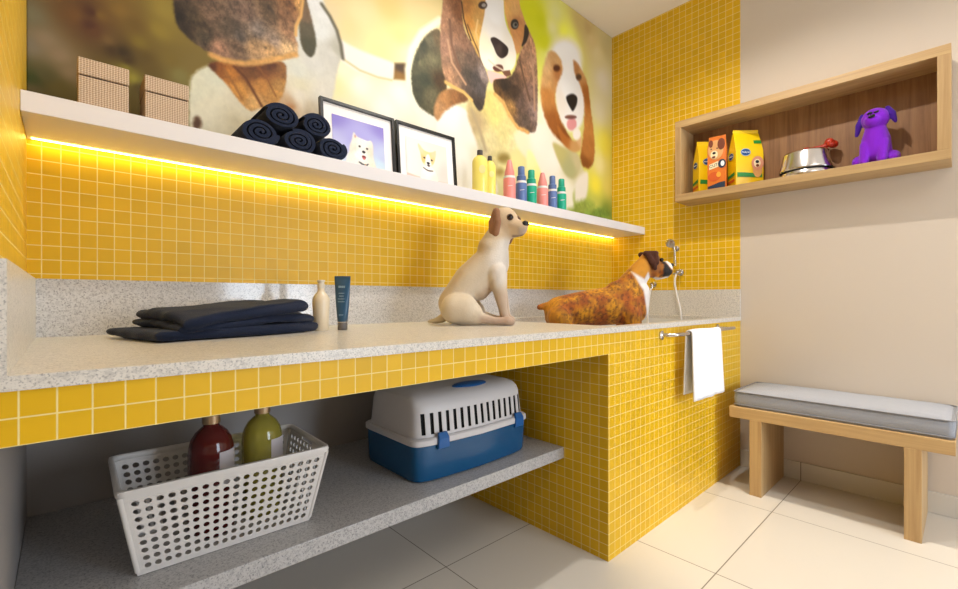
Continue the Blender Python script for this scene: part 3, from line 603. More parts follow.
def rolled_bm(rx, rz, ln, turns, seed):
    """A towel rolled up: spiral strip seen at its end, axis along Y."""
    bm = bmesh.new(); pitch = 1.0/turns; n = int(26*turns); inner = []; outer = []
    rnd = random.Random(seed); ph = rnd.random()*6
    for i in range(n+1):
        a = 2*PI*turns*i/n; r = 0.12+0.88*min(1, i/(n*.86))
        r1 = r; r0 = max(0.015, r-pitch*0.70)
        wob = 1+.025*math.sin(3*a+ph)
        ca, sa = math.cos(a+ph), math.sin(a+ph)
        outer.append((rx*r1*ca*wob, rz*r1*sa*wob)); inner.append((rx*r0*ca*wob, rz*r0*sa*wob))
    loop = outer+inner[::-1]
    rows = []
    m = 10
    for k in range(m+1):
        y = ln*k/m; sh = 1.0
        if k == 0 or k == m: sh = .96
        rows.append([(px*sh, y+(.0035*math.sqrt((px/rx)**2+(pz/rz)**2) if k == 0 else 0), pz*sh) for px, pz in loop])
    R = [[bm.verts.new(p) for p in r] for r in rows]; L = len(loop)
    for a, b in zip(R, R[1:]):
        for i in range(L): bm.faces.new((a[i], a[(i+1) % L], b[(i+1) % L], b[i]))
    for r in (R[0], R[-1]):
        for i in range(n): bm.faces.new((r[i], r[i+1], r[L-2-i], r[L-1-i]))
    return bm
rolls = [(.474, .0440, .061, .043, 'left roll of the bottom row of navy towels, nearest the woven boxes'),
         (.600, .0440, .060, .043, 'middle roll of the bottom row of navy towels'),
         (.722, .0440, .057, .043, 'right roll of the bottom row of navy towels, touching the framed dog photo'),
         (.540, .1175, .061, .042, 'left of the two navy towel rolls on top of the pile'),
         (.661, .1165, .056, .042, 'right of the two navy towel rolls on top of the pile')]
for i, (x, z, rx, rz, lb) in enumerate(rolls):
    o = obj('rolled_towel', rolled_bm(rx, rz, .108 if i == 2 else .17, 3.2, i), M['navy'], smooth=True, sharp=45, loc=(x, 1.567 if i < 3 else 1.572, ST+z))
    tag(o, lb, 'towel', 'rolled navy towels on the white shelf')

# framed dog photos
def photo_frame(x, w, h, label, ground, layers, mat_border):
    t = thing('picture_frame', label, 'picture frame', (x, 1.705, ST+.0016))
    t.rotation_euler = (math.radians(-5), 0, 0)
    f = .013
    bm = bmesh.new()
    bb(bm, 0, f, -.018, 0, 0, h); bb(bm, w-f, w, -.018, 0, 0, h); bb(bm, f, w-f, -.018, 0, 0, f); bb(bm, f, w-f, -.018, 0, h-f, h)
    obj('frame', bm, M['black'], t, bevel=.0008)
    obj('passe_partout', B(f, w-f, -.008, -.001, f, h-f), plain('white passe partout', (246, 240, 236), .8), t)
    l, b_, r, tp = mat_border
    pw, ph = w-l-r, h-b_-tp
    me = print_mesh('photo', pw, ph, .0022, lambda gx, gz: paint(gx/pw, gz/ph, ground, layers, 3.0))
    obj('photo', me, M['print'], t, loc=(l, -.0095, b_))
    return t
def P(pts, c, s=.012, n=0.0, ns=.03): return ('poly', pts, c if isinstance(c, list) else [(pts[0][0], pts[0][1])+c], s, n, ns, 0)
def E(x, y, rx, ry, c, s=.012, n=0.0): return P([(x+rx*math.cos(k*PI/8), y+ry*math.sin(k*PI/8)) for k in range(16)], [(x, y)+c], s, n)
samo = [P([(.0, .0), (.0, .12), (.3, .10), (1, .16), (1, 0)], (205, 222, 232), .03),
        P([(.22, -.02), (.24, .2), (.30, .32), (.30, .42), (.36, .58), (.39, .76), (.45, .66), (.55, .64), (.66, .62), (.73, .66), (.77, .58), (.77, .45), (.76, .3), (.80, .15), (.84, -.02)],
          [(.4, .7, 242, 232, 214), (.55, .55, 250, 246, 236), (.5, .3, 252, 250, 242), (.75, .4, 232, 220, 200), (.35, .4, 236, 226, 208), (.8, .05, 240, 228, 206), (.3, .1, 244, 238, 224)], .02, .04),
        E(.42, .66, .018, .035, (205, 165, 150)), E(.50, .47, .022, .022, (60, 48, 44), .01), E(.645, .455, .022, .022, (60, 48, 44), .01),
        E(.575, .37, .034, .028, (38, 30, 30), .01), P([(.53, .28), (.575, .30), (.62, .28), (.60, .22), (.56, .21)], (120, 42, 36), .01), E(.575, .235, .025, .025, (214, 110, 110), .012),
        P([(.47, .16), (.6, .10), (.66, .15), (.66, .12), (.6, .06), (.47, .12)], (30, 28, 40), .01), E(.60, .09, .02, .03, (180, 120, 50), .01)]
photo_frame(.732, .336, .288, 'black framed photo of a fluffy white dog against a violet sky', [(0, 1, 140, 128, 205), (1, 1, 142, 130, 206), (.5, .6, 172, 166, 225), (0, .4, 190, 190, 232), (1, .35, 190, 198, 230), (.9, .15, 200, 220, 235), (.5, 0, 214, 224, 235), (0, 0, 214, 224, 235)], samo, (.05, .03, .052, .055))
corgi = [P([(-.1, 0), (-.1, .17), (.4, .10), (1.1, .12), (1.1, 0)], (246, 196, 178), .02),
         P([(.30, .0), (.33, .25), (.40, .42), (.62, .42), (.72, .25), (.76, .0)], [(.5, .3, 255, 250, 238), (.7, .1, 250, 236, 212), (.35, .1, 252, 244, 226)], .02),
         P([(.36, .50), (.34, .68), (.28, .86), (.30, .93), (.42, .78), (.55, .76), (.66, .80), (.73, .86), (.72, .70), (.66, .50), (.56, .40), (.44, .40)], [(.34, .8, 240, 214, 170), (.7, .78, 240, 210, 165), (.5, .7, 246, 214, 150), (.42, .55, 236, 196, 120), (.62, .55, 240, 205, 140), (.52, .46, 255, 248, 236)], .015),
         P([(.47, .66), (.53, .72), (.57, .66), (.60, .45), (.52, .40), (.44, .45)], (255, 250, 240), .02),
         E(.43, .60, .026, .022, (56, 44, 36), .01), E(.61, .58, .026, .022, (56, 44, 36), .01), E(.52, .49, .04, .03, (34, 28, 28), .01), P([(.48, .44), (.52, .46), (.57, .44), (.53, .40)], (70, 46, 44), .01),
         P([(.38, .38), (.5, .32), (.64, .34), (.64, .31), (.5, .285), (.38, .35)], (96, 76, 74), .008), E(.35, .06, .03, .014, (60, 50, 50), .01), E(.50, .04, .03, .014, (60, 50, 50), .01), E(.68, .03, .03, .014, (60, 50, 50), .01)]
photo_frame(1.078, .336, .288, 'black framed photo of a sitting short legged dog on pale pink', [(0, 1, 254, 240, 226), (1, 1, 253, 222, 210), (.5, .5, 253, 230, 220), (0, .4, 254, 236, 226), (1, .3, 250, 210, 200)], corgi, (.05, .03, .052, .06))

# yellow shampoo bottles
def yellow_bottle(x, y, r, h, label, rot=0.0, oval=.72):
    t = thing('shampoo_bottle', label, 'bottle', (x, y, ST), rot, 'yellow bottles on the white shelf')
    pr = [(0, 0), (r*.93, 0), (r, .006), (r, h*.70), (r*.95, h*.77), (r*.75, h*.83), (r*.42, h*.875), (r*.36, h*.89), (0, h*.89)]
    obj('body', lathe(pr, 36, sy=oval), M['yellow_liquid'], t, smooth=True, sharp=60)
    obj('cap', lathe([(0, h*.885), (r*.38, h*.885), (r*.38, h*.99), (r*.3, h), (0, h)], 20), M['dark_cap'], t, smooth=True, sharp=40)
    obj('label_print', disc((r*.2, -r*oval*1.0-.0005, h*.55), (1, 0, 0), (0, 0, 1), r*.42, r*.55), plain('pale print', (236, 226, 150), .6), t)
    return t
M['yellow_liquid'] = plain('yellow shampoo', (246, 230, 116), .2)
M['dark_cap'] = plain('dark grey cap', (74, 68, 64), .4)
yellow_bottle(1.489, 1.61, .038, .219, 'wider yellow bottle with dark cap beside the pink dog photo', math.radians(-35))
yellow_bottle(1.572, 1.626, .030, .212, 'narrower yellow bottle with dark cap, nearest the pink spray bottle', math.radians(-35))

# six spray bottles
def spray_bottle(x, r, h, colour, label, pointed):
    t = thing('spray_bottle', label, 'bottle', (x, 1.605, ST), math.radians(-40), 'coloured spray bottles on the white shelf')
    hb = h*.54; r *= 1.16
    m = plain('tinted plastic', colour, .35); m2 = plain('cap plastic', tuple(c*.93 for c in colour), .4)
    obj('body', lathe([(0, 0), (r*.9, 0), (r, .006), (r, hb-.004), (r*.96, hb), (0, hb)], 30), m, t, smooth=True, sharp=50)
    obj('collar', lathe([(r*.90, hb), (r*.98, hb), (r*.94, hb+.012), (r*.8, hb+.012), (0, hb+.012)], 30), M['white_plastic'], t, smooth=True, sharp=40)
    z = hb+.012
    if pointed: pr = [(0, z), (r*.82, z), (r*.80, z+.022), (r*.62, z+.04), (r*.42, h-.012), (r*.30, h-.002), (0, h)]
    else: pr = [(0, z), (r*.84, z), (r*.84, z+.026), (r*.62, z+.032), (r*.60, h-.004), (r*.52, h), (0, h)]
    obj('cap', lathe(pr, 30), m2, t, smooth=True, sharp=35)
    obj('label_print', patch((0, -r-.0004, hb*.62), (1, 0, 0), (0, 0, 1), [(-.012, -.002), (.012, .001), (.012, .004), (-.012, .001)]), M['white_plastic'], t)
PK, BL, GR = (246, 148, 140), (92, 118, 170), (20, 168, 132)
spray_bottle(1.693, .0275, .214, PK, 'taller pink spray bottle with pointed cap, first of the spray bottle row', True)
spray_bottle(1.784, .0260, .196, BL, 'blue spray bottle between the taller pink and the first green one', False)
spray_bottle(1.865, .0260, .193, GR, 'green spray bottle between the first blue and the second pink one', False)
spray_bottle(1.960, .0275, .199, PK, 'shorter pink spray bottle between a green and a blue bottle', True)
spray_bottle(2.049, .0240, .195, BL, 'blue spray bottle next to the last green bottle of the row', False)
spray_bottle(2.133, .0250, .193, GR, 'green spray bottle at the right end of the spray bottle row', False)

# ------------------------------------------------------------------ wall cubby with feed bags, bowls and toys
NX0, NX1, NY0, NY1, NZ0, NZ1, NT = 2.818, XR-.004, .046, 1.243, 1.618, 2.118, .043
t = thing('wall_cubby', 'long light oak open wall box with a brown back panel above the bench', 'wall shelf', (2.92, .645, NZ0))
obj('bottom_board', B(NX0, NX1, NY0, NY1, NZ0, NZ0+NT), M['oak'], t, world=True, bevel=.001)
obj('top_board', B(NX0, NX1, NY0, NY1, NZ1-NT, NZ1), M['oak'], t, world=True, bevel=.001)
obj('side_board', B(NX0, NX1, NY0, NY0+NT, NZ0+NT, NZ1-NT), M['oak_up'], t, world=True, bevel=.001)
obj('side_board', B(NX0, NX1, NY1-NT*.86, NY1, NZ0+NT, NZ1-NT), M['oak_up'], t, world=True, bevel=.001)
obj('back_panel', B(NX1-.008, NX1-.0005, NY0+NT, NY1-NT*.86, NZ0+NT, NZ1-NT), M['oak_back'], t, world=True)
NB = NZ0+NT

def feed_bag(a, bvec, w, d, h, m, name, label, group=None, sh=.60):
    """a = front corner at the left of the broad face, bvec = direction of the broad face."""
    bx = Vector(bvec).normalized(); ny = Vector((-bx.y, bx.x, 0))
    c = Vector((a[0], a[1], 0))+bx*w/2+ny*d/2
    t = thing(name, label, 'pet food bag', (c.x, c.y, NB), math.atan2(bx.y, bx.x), group)
    bm = bmesh.new()
    rings = []
    for z, ww, dd in ((0, .97, .94), (.008, 1, 1), (h*.3, 1.0, 1.03), (h*sh, 1, 1), (h*.93, .93, .16), (h*.94, .93, .05), (h, .93, .05)):
        hx, hy = w/2*ww, d/2*dd
        rings.append([Vector((x*hx, y*hy, z)) for x, y in ((-1, -1), (0, -1.02), (1, -1), (1, 0), (1, 1), (0, 1.02), (-1, 1), (-1, 0))])
    loft(rings, bm)
    obj('bag_body', bm, m, t, bevel=.004, smooth=True, sharp=30)
    return t
M['bag_yellow'] = plain('yellow printed bag', (246, 204, 8), .35)
M['bag_orange'] = plain('orange printed bag', (226, 120, 40), .35)
M['logo_blue'] = plain('logo blue', (18, 70, 130), .4); M['logo_pale'] = plain('logo pale ring', (190, 214, 230), .4)
M['p_green'] = plain('print green', (38, 138, 56), .4); M['p_red'] = plain('print red', (214, 92, 34), .4); M['p_cream'] = plain('print cream', (244, 226, 184), .5)
M['p_white'] = plain('print white', (246, 246, 244), .5); M['p_navy'] = plain('print navy', (24, 48, 76), .5); M['p_brown'] = plain('print brown', (118, 52, 20), .5); M['p_tan'] = plain('print tan', (222, 164, 100), .5); M['p_pink'] = plain('print pink', (222, 150, 120), .5)
def yellow_bag_print(t, w, d, h):
    fy = -d/2*1.06-.0012; fx = -w/2*1.03-.0012
    F = ((1, 0, 0), (0, 0, 1)); S = ((0, -1, 0), (0, 0, 1))
    for (o, ax, s) in (((-w*.16, fy, h*.575), F, 1.35), ((fx, 0, h*.54), S, 1.25)):
        ob = obj('logo', disc(o, ax[0], ax[1], .021*s, .016*s), M['logo_pale'], t)
        n = Vector(ax[0]).cross(Vector(ax[1]))
        obj('logo_oval', disc(Vector(o)+n*.0008, ax[0], ax[1], .019*s, .014*s), M['logo_blue'], ob)
        lettering('Pedigree', .0092*s, M['p_white'], ob, Vector(o)+n*.0018, ax[0], ax[1])
    bm = patch((-w*.46, fy, h*.16), *F, [(0, 0), (w*.90, -.004), (w*.90, .016), (w*.3, .024), (0, .026)])
    obj('green_band', bm, M['p_green'], t)
    obj('green_band', patch((fx, d*.40, h*.17), *S, [(0, 0), (d*.80, .008), (d*.80, .028), (0, .016)]), M['p_green'], t)
    obj('red_band', patch((fx, d*.40, h*.085), *S, [(0, 0), (d*.80, .004), (d*.80, .018), (0, .014)]), M['p_red'], t)
    # puppy picture on the broad side
    q = obj('puppy_print', disc((w*.27, fy-.0004, h*.27), *F, .026, .042), M['p_tan'], t)
    obj('head_print', disc((w*.27, fy-.0012, h*.385), *F, .034, .040), M['p_pink'], q)
    obj('muzzle_print', disc((w*.25, fy-.0020, h*.385), *F, .019, .024), M['p_cream'], q)
    obj('nose_print', disc((w*.25, fy-.0028, h*.41), *F, .010, .009), M['rubber'], q)
    obj('mouth_print', disc((w*.26, fy-.0028, h*.345), *F, .009, .008), M['p_brown'], q)
w, d, h = .156, .092, .340
t = feed_bag((2.856, .906), (.707, -.707, 0), w, d, h, M['bag_yellow'], 'pet_food_bag', 'yellow dog food bag with puppy picture, nearest the steel bowls', 'yellow dog food bags in the cubby')
yellow_bag_print(t, w, d, h)
# slanted green tag near the top seam
obj('green_tag', patch((w*.20, -d*.36, h*.735), (1, 0, 0), (0, d*.42, h*.33), [(0, 0), (w*.27, 0), (w*.27, .022), (0, .022)]), M['p_green'], t)
t = feed_bag((2.858, 1.112), (.707, -.707, 0), .145, .088, .325, M['bag_yellow'], 'pet_food_bag', 'yellow dog food bag at the left end of the cubby, behind the orange bag', 'yellow dog food bags in the cubby')
yellow_bag_print(t, .145, .088, .325)
w, d, h = .099, .036, .318
t = feed_bag((2.838, 1.056), (.10, -.995, 0), w, d, h, M['bag_orange'], 'pet_food_bag', 'slim orange dog food bag with a dog face between the two yellow bags', None, .78)
fy = -d/2*1.06-.0012; F = ((1, 0, 0), (0, 0, 1))
q = obj('dog_print', disc((-.004, fy, .232), *F, .042, .058), M['p_tan'], t)
obj('ear_print', disc((.026, fy-.0008, .262), *F, .020, .034), M['p_brown'], q)
obj('ear_print', disc((-.030, fy-.0008, .272), *F, .012, .022), M['p_brown'], q)
obj('muzzle_print', disc((-.012, fy-.0016, .205), *F, .020, .024), M['p_cream'], q)
obj('nose_print', disc((-.012, fy-.0024, .214), *F, .009, .008), M['rubber'], q)
obj('mouth_print', disc((-.014, fy-.0024, .190), *F, .010, .007), M['p_brown'], q)
obj('eye_print', disc((-.028, fy-.0016, .240), *F, .004, .004), M['rubber'], q); obj('eye_print', disc((.004, fy-.0016, .240), *F, .004, .004), M['rubber'], q)
q = obj('banner', patch((-.040, fy-.0004, .118), *F, [(0, 0), (.050, .012), (.050, .046), (0, .032)]), M['p_cream'], t)
lettering('CUT', .024, M['p_navy'], q, (-.015, fy-.0016, .140), (1, 0, .2), (-.2, 0, 1))
q = obj('round_badge', disc((.030, fy-.0004, .146), *F, .021, .026), M['p_navy'], t); obj('badge_centre', disc((.033, fy-.0014, .146), *F, .010, .016), M['p_white'], q)
obj('kibble_print', disc((-.012, fy, .075), *F, .033, .028), M['p_red'], t); obj('kibble_print', disc((.012, fy-.0008, .084), *F, .012, .016), plain('print amber', (244, 166, 50), .5), t)
obj('base_band', patch((-w*.47, fy-.0012, .006), *F, [(0, 0), (w*.94, 0), (w*.94, .034), (w*.6, .030), (0, .012)]), M['p_navy'], t)

def pet_bowl(loc, ax, ay, h, label, name='pet_bowl'):
    t = thing(name, label, 'pet bowl', loc, 0, 'steel bowls stacked in the cubby')
    pr = [(.965, .003), (1.0, .003), (1.003, .008), (.985, .015), (.845, h-.008), (.82, h-.002), (.79, h), (.76, h-.003), (.68, h-.036), (0, h-.040)]
    obj('bowl', lathe([(r, z) for r, z in pr], 48, sx=ax, sy=ay), M['steel'], t, smooth=True, sharp=35)
    obj('rubber_ring', lathe([(.96, 0), (.985, 0), (.985, .0035), (.955, .0035)], 48, sx=ax, sy=ay), M['rubber'], t, smooth=True, sharp=40)
    return t
pet_bowl((2.913, .585, NB), .0875, .115, .064, 'lower steel pet bowl of the stack, mostly hidden in the cubby')
pet_bowl((2.913, .585, NB+.030), .0905, .119, .101, 'upper steel pet bowl of the stack beside the yellow food bag')

def toy_bone():
    c = Vector((2.945, .50, NB+.1345))
    o = obj('chew_toy', fuse([((0, 0, .018), .012, (-.006, .075, .012), .011), ((.004, -.012, .036), .021, (.004, -.010, .036), .021), ((.010, -.030, .022), .019, (.008, -.028, .022), .019), ((-.012, -.022, .018), .016, (-.012, -.020, .018), .016),
                              ((-.02, .085, .012), .015, (-.02, .083, .012), .015), ((.008, .088, .014), .015, (.008, .086, .014), .015)], .003, 4), plain('red rubber', (176, 42, 16), .45), loc=c)
    tag(o, 'dark red rubber bone chew toy resting on the upper steel bowl', 'dog toy')
toy_bone()

# purple plush dog, facing out of the cubby; local x runs to the right in the photo, y into the wall
t = thing('plush_dog', 'purple plush toy dog sitting at the right end of the oak cubby', 'plush toy', (2.908, .302, NB), math.radians(-90))
M['purple'] = fabric_mat('purple plush', (128, 16, 206), .2, .7, 260, sheen=.2)
M['purple_dark'] = fabric_mat('dark purple plush', (66, 14, 150), .2, .6, 260, sheen=.1)
mm = .001
def pv(x, y, z): return (x*mm, y*mm, z*mm)
body = [(pv(0, 8, 62), .061, pv(0, 5, 120), .056), (pv(0, 2, 130), .052, pv(0, -4, 170), .042), (pv(0, -10, 222), (.055, .047, .053)), (pv(-6, -42, 208), (.034, .028, .030)),
        (pv(-34, -22, 100), .024, pv(-37, -50, 14), .019), (pv(-37, -58, 10), .014, pv(-37, -50, 14), .016), (pv(30, -22, 100), .024, pv(27, -50, 14), .019), (pv(27, -58, 10), .014, pv(27, -50, 14), .016),
        (pv(-62, 2, 30), .029, pv(-68, -34, 16), .017), (pv(62, 2, 30), .029, pv(68, -34, 16), .017)]
obj('body', fuse(body, .004, 5), M['purple'], t)
obj('ear', fuse([(pv(-50, -6, 252), .009, pv(-61, -10, 206), .015), (pv(-61, -10, 206), .015, pv(-70, -8, 160), .008)], .0035, 4), M['purple_dark'], t)
obj('ear', fuse([(pv(44, -8, 264), .011, pv(58, -12, 232), .017), (pv(58, -12, 232), .017, pv(73, -8, 192), .007)], .0035, 4), M['purple_dark'], t)
obj('nose', fuse([(pv(-13, -70, 222), .008, pv(-1, -70, 223), .008)], .0025, 2), M['black'], t)
for x in (-16, 8):
    obj('eye', fuse([(pv(x-5, -53, 243), .0055, pv(x+5, -53, 245), .0055)], .002, 2), M['black'], t)

# ------------------------------------------------------------------ bench with cushion
t = thing('bench', 'light oak bench with two panel legs against the beige wall', 'bench', (2.81, .44, 0))
obj('seat', B(2.595, XR-.013, .030, .855, .385, .442), M['oak'], t, world=True, bevel=.0015)
obj('leg', B(2.595, XR-.013, .706, .760, 0, .385), M['oak_up'], t, world=True, bevel=.0015)
obj('leg', B(2.595, XR-.013, .126, .180, 0, .385), M['oak_up'], t, world=True, bevel=.0015)
t = thing('bench_cushion', 'long grey fabric cushion lying on the oak bench', 'cushion', (2.81, .437, .4425))
def cushion_mesh(hx, hy, h):
    bm = bmesh.new(); nx, ny = 26, 60; idx = {}
    def prof(u): # height fall-off towards the edge
        return (1-abs(u)**9)
    rings = []
    lev = [(0.0, .975), (.10, .993), (.5, 1.0), (.86, .995), (.96, .982), (1.0, .965)]
    for lz, s in lev:
        ring = []
        for (x, y) in rrect(hx*s, hy*s, .022, 5, 1e-6):
            n = noise.noise(Vector((x*14, y*14, lz*3)))
            n2 = noise.noise(Vector((x*30, y*26, lz*2+5)))
            k = 1+(.012*n2 if .1 < lz < .9 else 0)
            ring.append(Vector((x*k, y, lz*h*.88+.002*n*lz)))
        rings.append(ring)
    R = [[bm.verts.new(p) for p in r] for r in rings]; L = len(R[0])
    for a, b in zip(R, R[1:]):
        for i in range(L): bm.faces.new((a[i], a[(i+1) % L], b[(i+1) % L], b[i]))
    bm.faces.new(R[0][::-1])
    # crowned top
    prev = R[-1]
    for s in (.93, .86, .75, .6, .4, .2):
        cur = []
        for v in R[-1]:
            x, y = v.co.x*s, v.co.y*(1-(1-s)*.5*hx/hx) if False else v.co.y*s
            z = h*.88+h*.14*(1-s**6)+.003*noise.noise(Vector((x*12, y*9, 2)))
            cur.append(bm.verts.new((x, y, z)))
        for i in range(L): bm.faces.new((prev[i], prev[(i+1) % L], cur[(i+1) % L], cur[i]))
        prev = cur
    bm.faces.new(prev)
    return bm
obj('pad', cushion_mesh(.196, .406, .088), M['cushion'], t, smooth=True, sharp=60)
for z, s in ((.0095, .997), (.0755, .999)):
    pts = [(x, y, z) for x, y in rrect(.196*s, .406*s, .022, 5)]
    obj('piping', tube(pts+[pts[0]], .0032, 8, cap=False), M['piping'], t, smooth=True)

# ------------------------------------------------------------------ on the worktop: folded towel, bottle, tube
def towel_layer(bm, s0, s1, d0, d1, z0, z1, tilt, seed, front_drop=0.0):
    """One thick soft fold: a stadium section along the length, rounded off at its front and back."""
    rows = []; m = 22; L = 0
    for k in range(m+1):
        v = k/m; e = (.80, .94)[k] if k < 2 else (1-(2*v-1)**8)**.5 if k < m else .8
        d = d0+(d1-d0)*(.5-.5*math.cos(PI*v)) if False else d0+(d1-d0)*v
        row = []
        n = 22
        def put(s, z):
            f = (s-s0)/(s1-s0); zc = (z0+z1)/2
            zz = zc+(z-zc)*e*(.82+.30*f)+tilt*(f-.15)
            w = noise.noise(Vector((s*8, v*2.5, seed)))*.008+noise.noise(Vector((s*19+v*9, v*4, seed+4)))*.0055
            zz += w*(0.25 if z0 < .005 else 1)-front_drop*max(0, .35-v)/.35*(1-f)**1.5
            dd = d+.012*noise.noise(Vector((s*6, seed, z*25)))+.018*(f-.5)*noise.noise(Vector((seed, s*3, 1)))
            row.append((s+.010*noise.noise(Vector((v*4, seed+2, z*12))), dd, max(zz, .0012)))
        r = (z1-z0)/2
        for i in range(n+1): put(s0+r+(s1-s0-2*r)*i/n, z0)
        for i in range(1, 8): a = -PI/2+PI*i/8; put(s1-r+r*math.cos(a), (z0+z1)/2+r*math.sin(a))
        for i in range(n+1): put(s1-r-(s1-s0-2*r)*i/n, z1)
        for i in range(1, 8): a = PI/2+PI*i/8; put(s0+r+r*math.cos(a), (z0+z1)/2+r*math.sin(a))
        rows.append(row)
    loft(rows, bm)
bm = bmesh.new()
towel_layer(bm, -.005, .470, .00, .300, 0, .032, .002, 1)
towel_layer(bm, .045, .452, .004, .285, .028, .054, .012, 6, .010)
towel_layer(bm, .052, .425, -.004, .270, .050, .086, .022, 12, .022)
o = obj('folded_towel', bm, M['navy'], smooth=True, loc=(.170, 1.345, CT+.0006))
o.rotation_euler = (0, 0, math.radians(15))
tag(o, 'dark navy towel folded over on the granite counter', 'towel')

t = thing('lotion_bottle', 'cream coloured lotion bottle beside the blue tube on the counter', 'bottle', (.650, 1.510, CT+.0006))
M['cream'] = plain('cream plastic', (226, 210, 182), .3)
obj('body', lathe([(0, 0), (.0225, 0), (.0245, .004), (.0265, .05), (.0290, .100), (.0285, .110), (.0225, .122), (.0140, .132), (.0115, .138), (.0105, .148), (0, .148)], 36), M['cream'], t, smooth=True, sharp=60)
obj('cap', lathe([(0, .146), (.0120, .146), (.0122, .160), (.0108, .162), (.0108, .168), (.0135, .169), (.0135, .174), (0, .175)], 24), plain('pale cap', (214, 204, 186), .3), t, smooth=True, sharp=40)

t = thing('cream_tube', 'dark blue squeeze tube standing on its grey cap on the counter', 'tube', (.722, 1.496, CT+.0006), math.radians(-42.6))
rings = []
for z, hw, hd in ((.026, .0155, .0150), (.03, .0175, .0165), (.06, .0205, .0165), (.10, .0240, .0140), (.14, .0262, .0095), (.176, .0282, .0030), (.178, .0285, .0014), (.190, .0285, .0012)):
    rings.append([Vector((hw*math.cos(2*PI*k/32), hd*math.sin(2*PI*k/32), z)) for k in range(32)])
M['tube_blue'] = plain('slate blue tube', (40, 80, 110), .35)
obj('tube_body', loft(rings), M['tube_blue'], t, smooth=True, sharp=50)
obj('cap', lathe([(0, 0), (.0160, 0), (.0168, .002), (.0168, .024), (.0155, .0265), (0, .0265)], 32), plain('grey cap', (104, 98, 94), .4), t, smooth=True, sharp=40)
obj('cap_ring', lathe([(.0155, .0262), (.0172, .0262), (.0176, .029), (.0165, .029)], 32), M['chrome'], t, smooth=True, sharp=40)
M['faint'] = plain('pale blue print', (140, 168, 186), .5)
def on_tube(z, x0, x1, hgt, m, name='label_print'):
    hd = .0165 if z < .06 else (.0165-(z-.06)/.04*.0025 if z < .10 else .0140-(z-.10)/.04*.0045 if z < .14 else .0095-(z-.14)/.036*.0065)
    obj(name, patch((0, -hd-.0008, z), (1, 0, 0), (0, .0, 1), [(x0, 0), (x1, 0), (x1, hgt), (x0, hgt)]), m, t)
for a, b in ((-.0115, -.0065), (-.0055, -.0008), (.0003, .0048), (.0058, .0112)): on_tube(.148, a, b, .0075, M['faint'])
for z, hw in ((.128, .010), (.118, .008), (.108, .012), (.098, .012), (.052, .008)): on_tube(z, -hw, hw, .0022, M['faint'])
# ------------------------------------------------------------------ the two dogs
def in_poly(x, y, P):
    ins = np.zeros(x.shape, bool); n = len(P)
    for i in range(n):
        (ax, ay), (bx, by) = P[i], P[(i+1) % n]
        if ay != by: ins ^= ((ay > y) != (by > y)) & (x < (bx-ax)*(y-ay)/(by-ay)+ax)
    return ins
def soft_poly(x, y, P, s):
    n = len(P); dm = np.full(x.shape, 1e9)
    for i in range(n):
        a = np.array(P[i], float); b = np.array(P[(i+1) % n], float); d = b-a
        t = np.clip(((x-a[0])*d[0]+(y-a[1])*d[1])/max(d@d, 1e-9), 0, 1)
        dm = np.minimum(dm, np.hypot(x-a[0]-t*d[0], y-a[1]-t*d[1]))
    sd = np.where(in_poly(x, y, P), -dm, dm)
    al = np.clip(.5-sd/(2*s), 0, 1); return (al*al*(3-2*al))[:, None]
def nz3(co, s, seed=0):
    return np.array([noise.fractal(Vector((c[0]*s+seed, c[1]*s, c[2]*s)), 1.0, 2.0, 3) for c in co])
def L3(c): return np.array(lin(c))

# --- sitting labrador; coordinates in millimetres along its side view (x forward, z up), y from its near side to its far side
K = .00099
def q(x, zy, y): return ((x-200)*K, (y-80)*K, (548-zy)*K)
HC = (342, 103, 80); PS = math.radians(34)
def hq(d, s, zy): # head point: d forward of the skull centre, s to the far side
    return q(HC[0]+d*math.cos(PS)+s*math.sin(PS), zy, HC[2]-d*math.sin(PS)+s*math.cos(PS))
def r(v): return v*K
lab = [(q(118, 455, 80), r(68), q(192, 352, 80), r(72)), (q(192, 352, 80), r(72), q(276, 275, 80), r(71)), (q(276, 275, 80), r(71), q(288, 222, 80), r(64)),
       (q(286, 222, 80), r(66), q(319, 150, 80), r(51)), (q(222, 390, 80), r(56), q(290, 310, 80), r(56)), (q(304, 290, 80), r(54), q(300, 235, 80), r(57)),
       (hq(-6, 0, 97), tuple(r(v) for v in (61, 57, 58))), (hq(8, 0, 132), r(48), hq(0, 0, 118), r(50)), (hq(34, 0, 124), r(40), hq(76, 0, 137), r(29)), (hq(76, 0, 132), r(27), hq(92, 0, 129), r(18)), (hq(36, 0, 146), r(30), hq(78, 0, 154), r(17))]
for sgn, dx, dy in ((-1, 0, 0), (1, 14, 0)):
    def y(o): return 80+sgn*o
    lab += [(q(128+dx, 478, y(66)), r(64), q(170+dx, 478, y(74)), r(58)), (q(170+dx, 478, y(74)), r(54), q(206+dx, 490, y(78)), r(36)), (q(186+dx, 505, y(74)), r(34), q(226+dx, 514, y(76)), r(24)),
            (q(222+dx, 512, y(76)), r(25), q(290+dx, 528, y(78)), r(17)), (q(290+dx, 528, y(78)), r(17), q(344+dx, 529, y(76)), r(18)), (q(344+dx, 527, y(76)), r(20), q(364+dx, 533, y(74)), r(14)), (q(150+dx, 526, y(66)), r(22), q(230+dx, 530, y(76)), r(15)),
            (q(300+dx*.6, 320, y(36)), r(44), q(312+dx*.6, 390, y(40)), r(32)), (q(312+dx*.6, 390, y(40)), r(31), q(326+dx, 465, y(38)), r(21)), (q(326+dx, 465, y(38)), r(20), q(336+dx, 516, y(36)), r(19)), (q(336+dx, 525, y(36)), r(21), q(360+dx, 530, y(36)), r(17))]
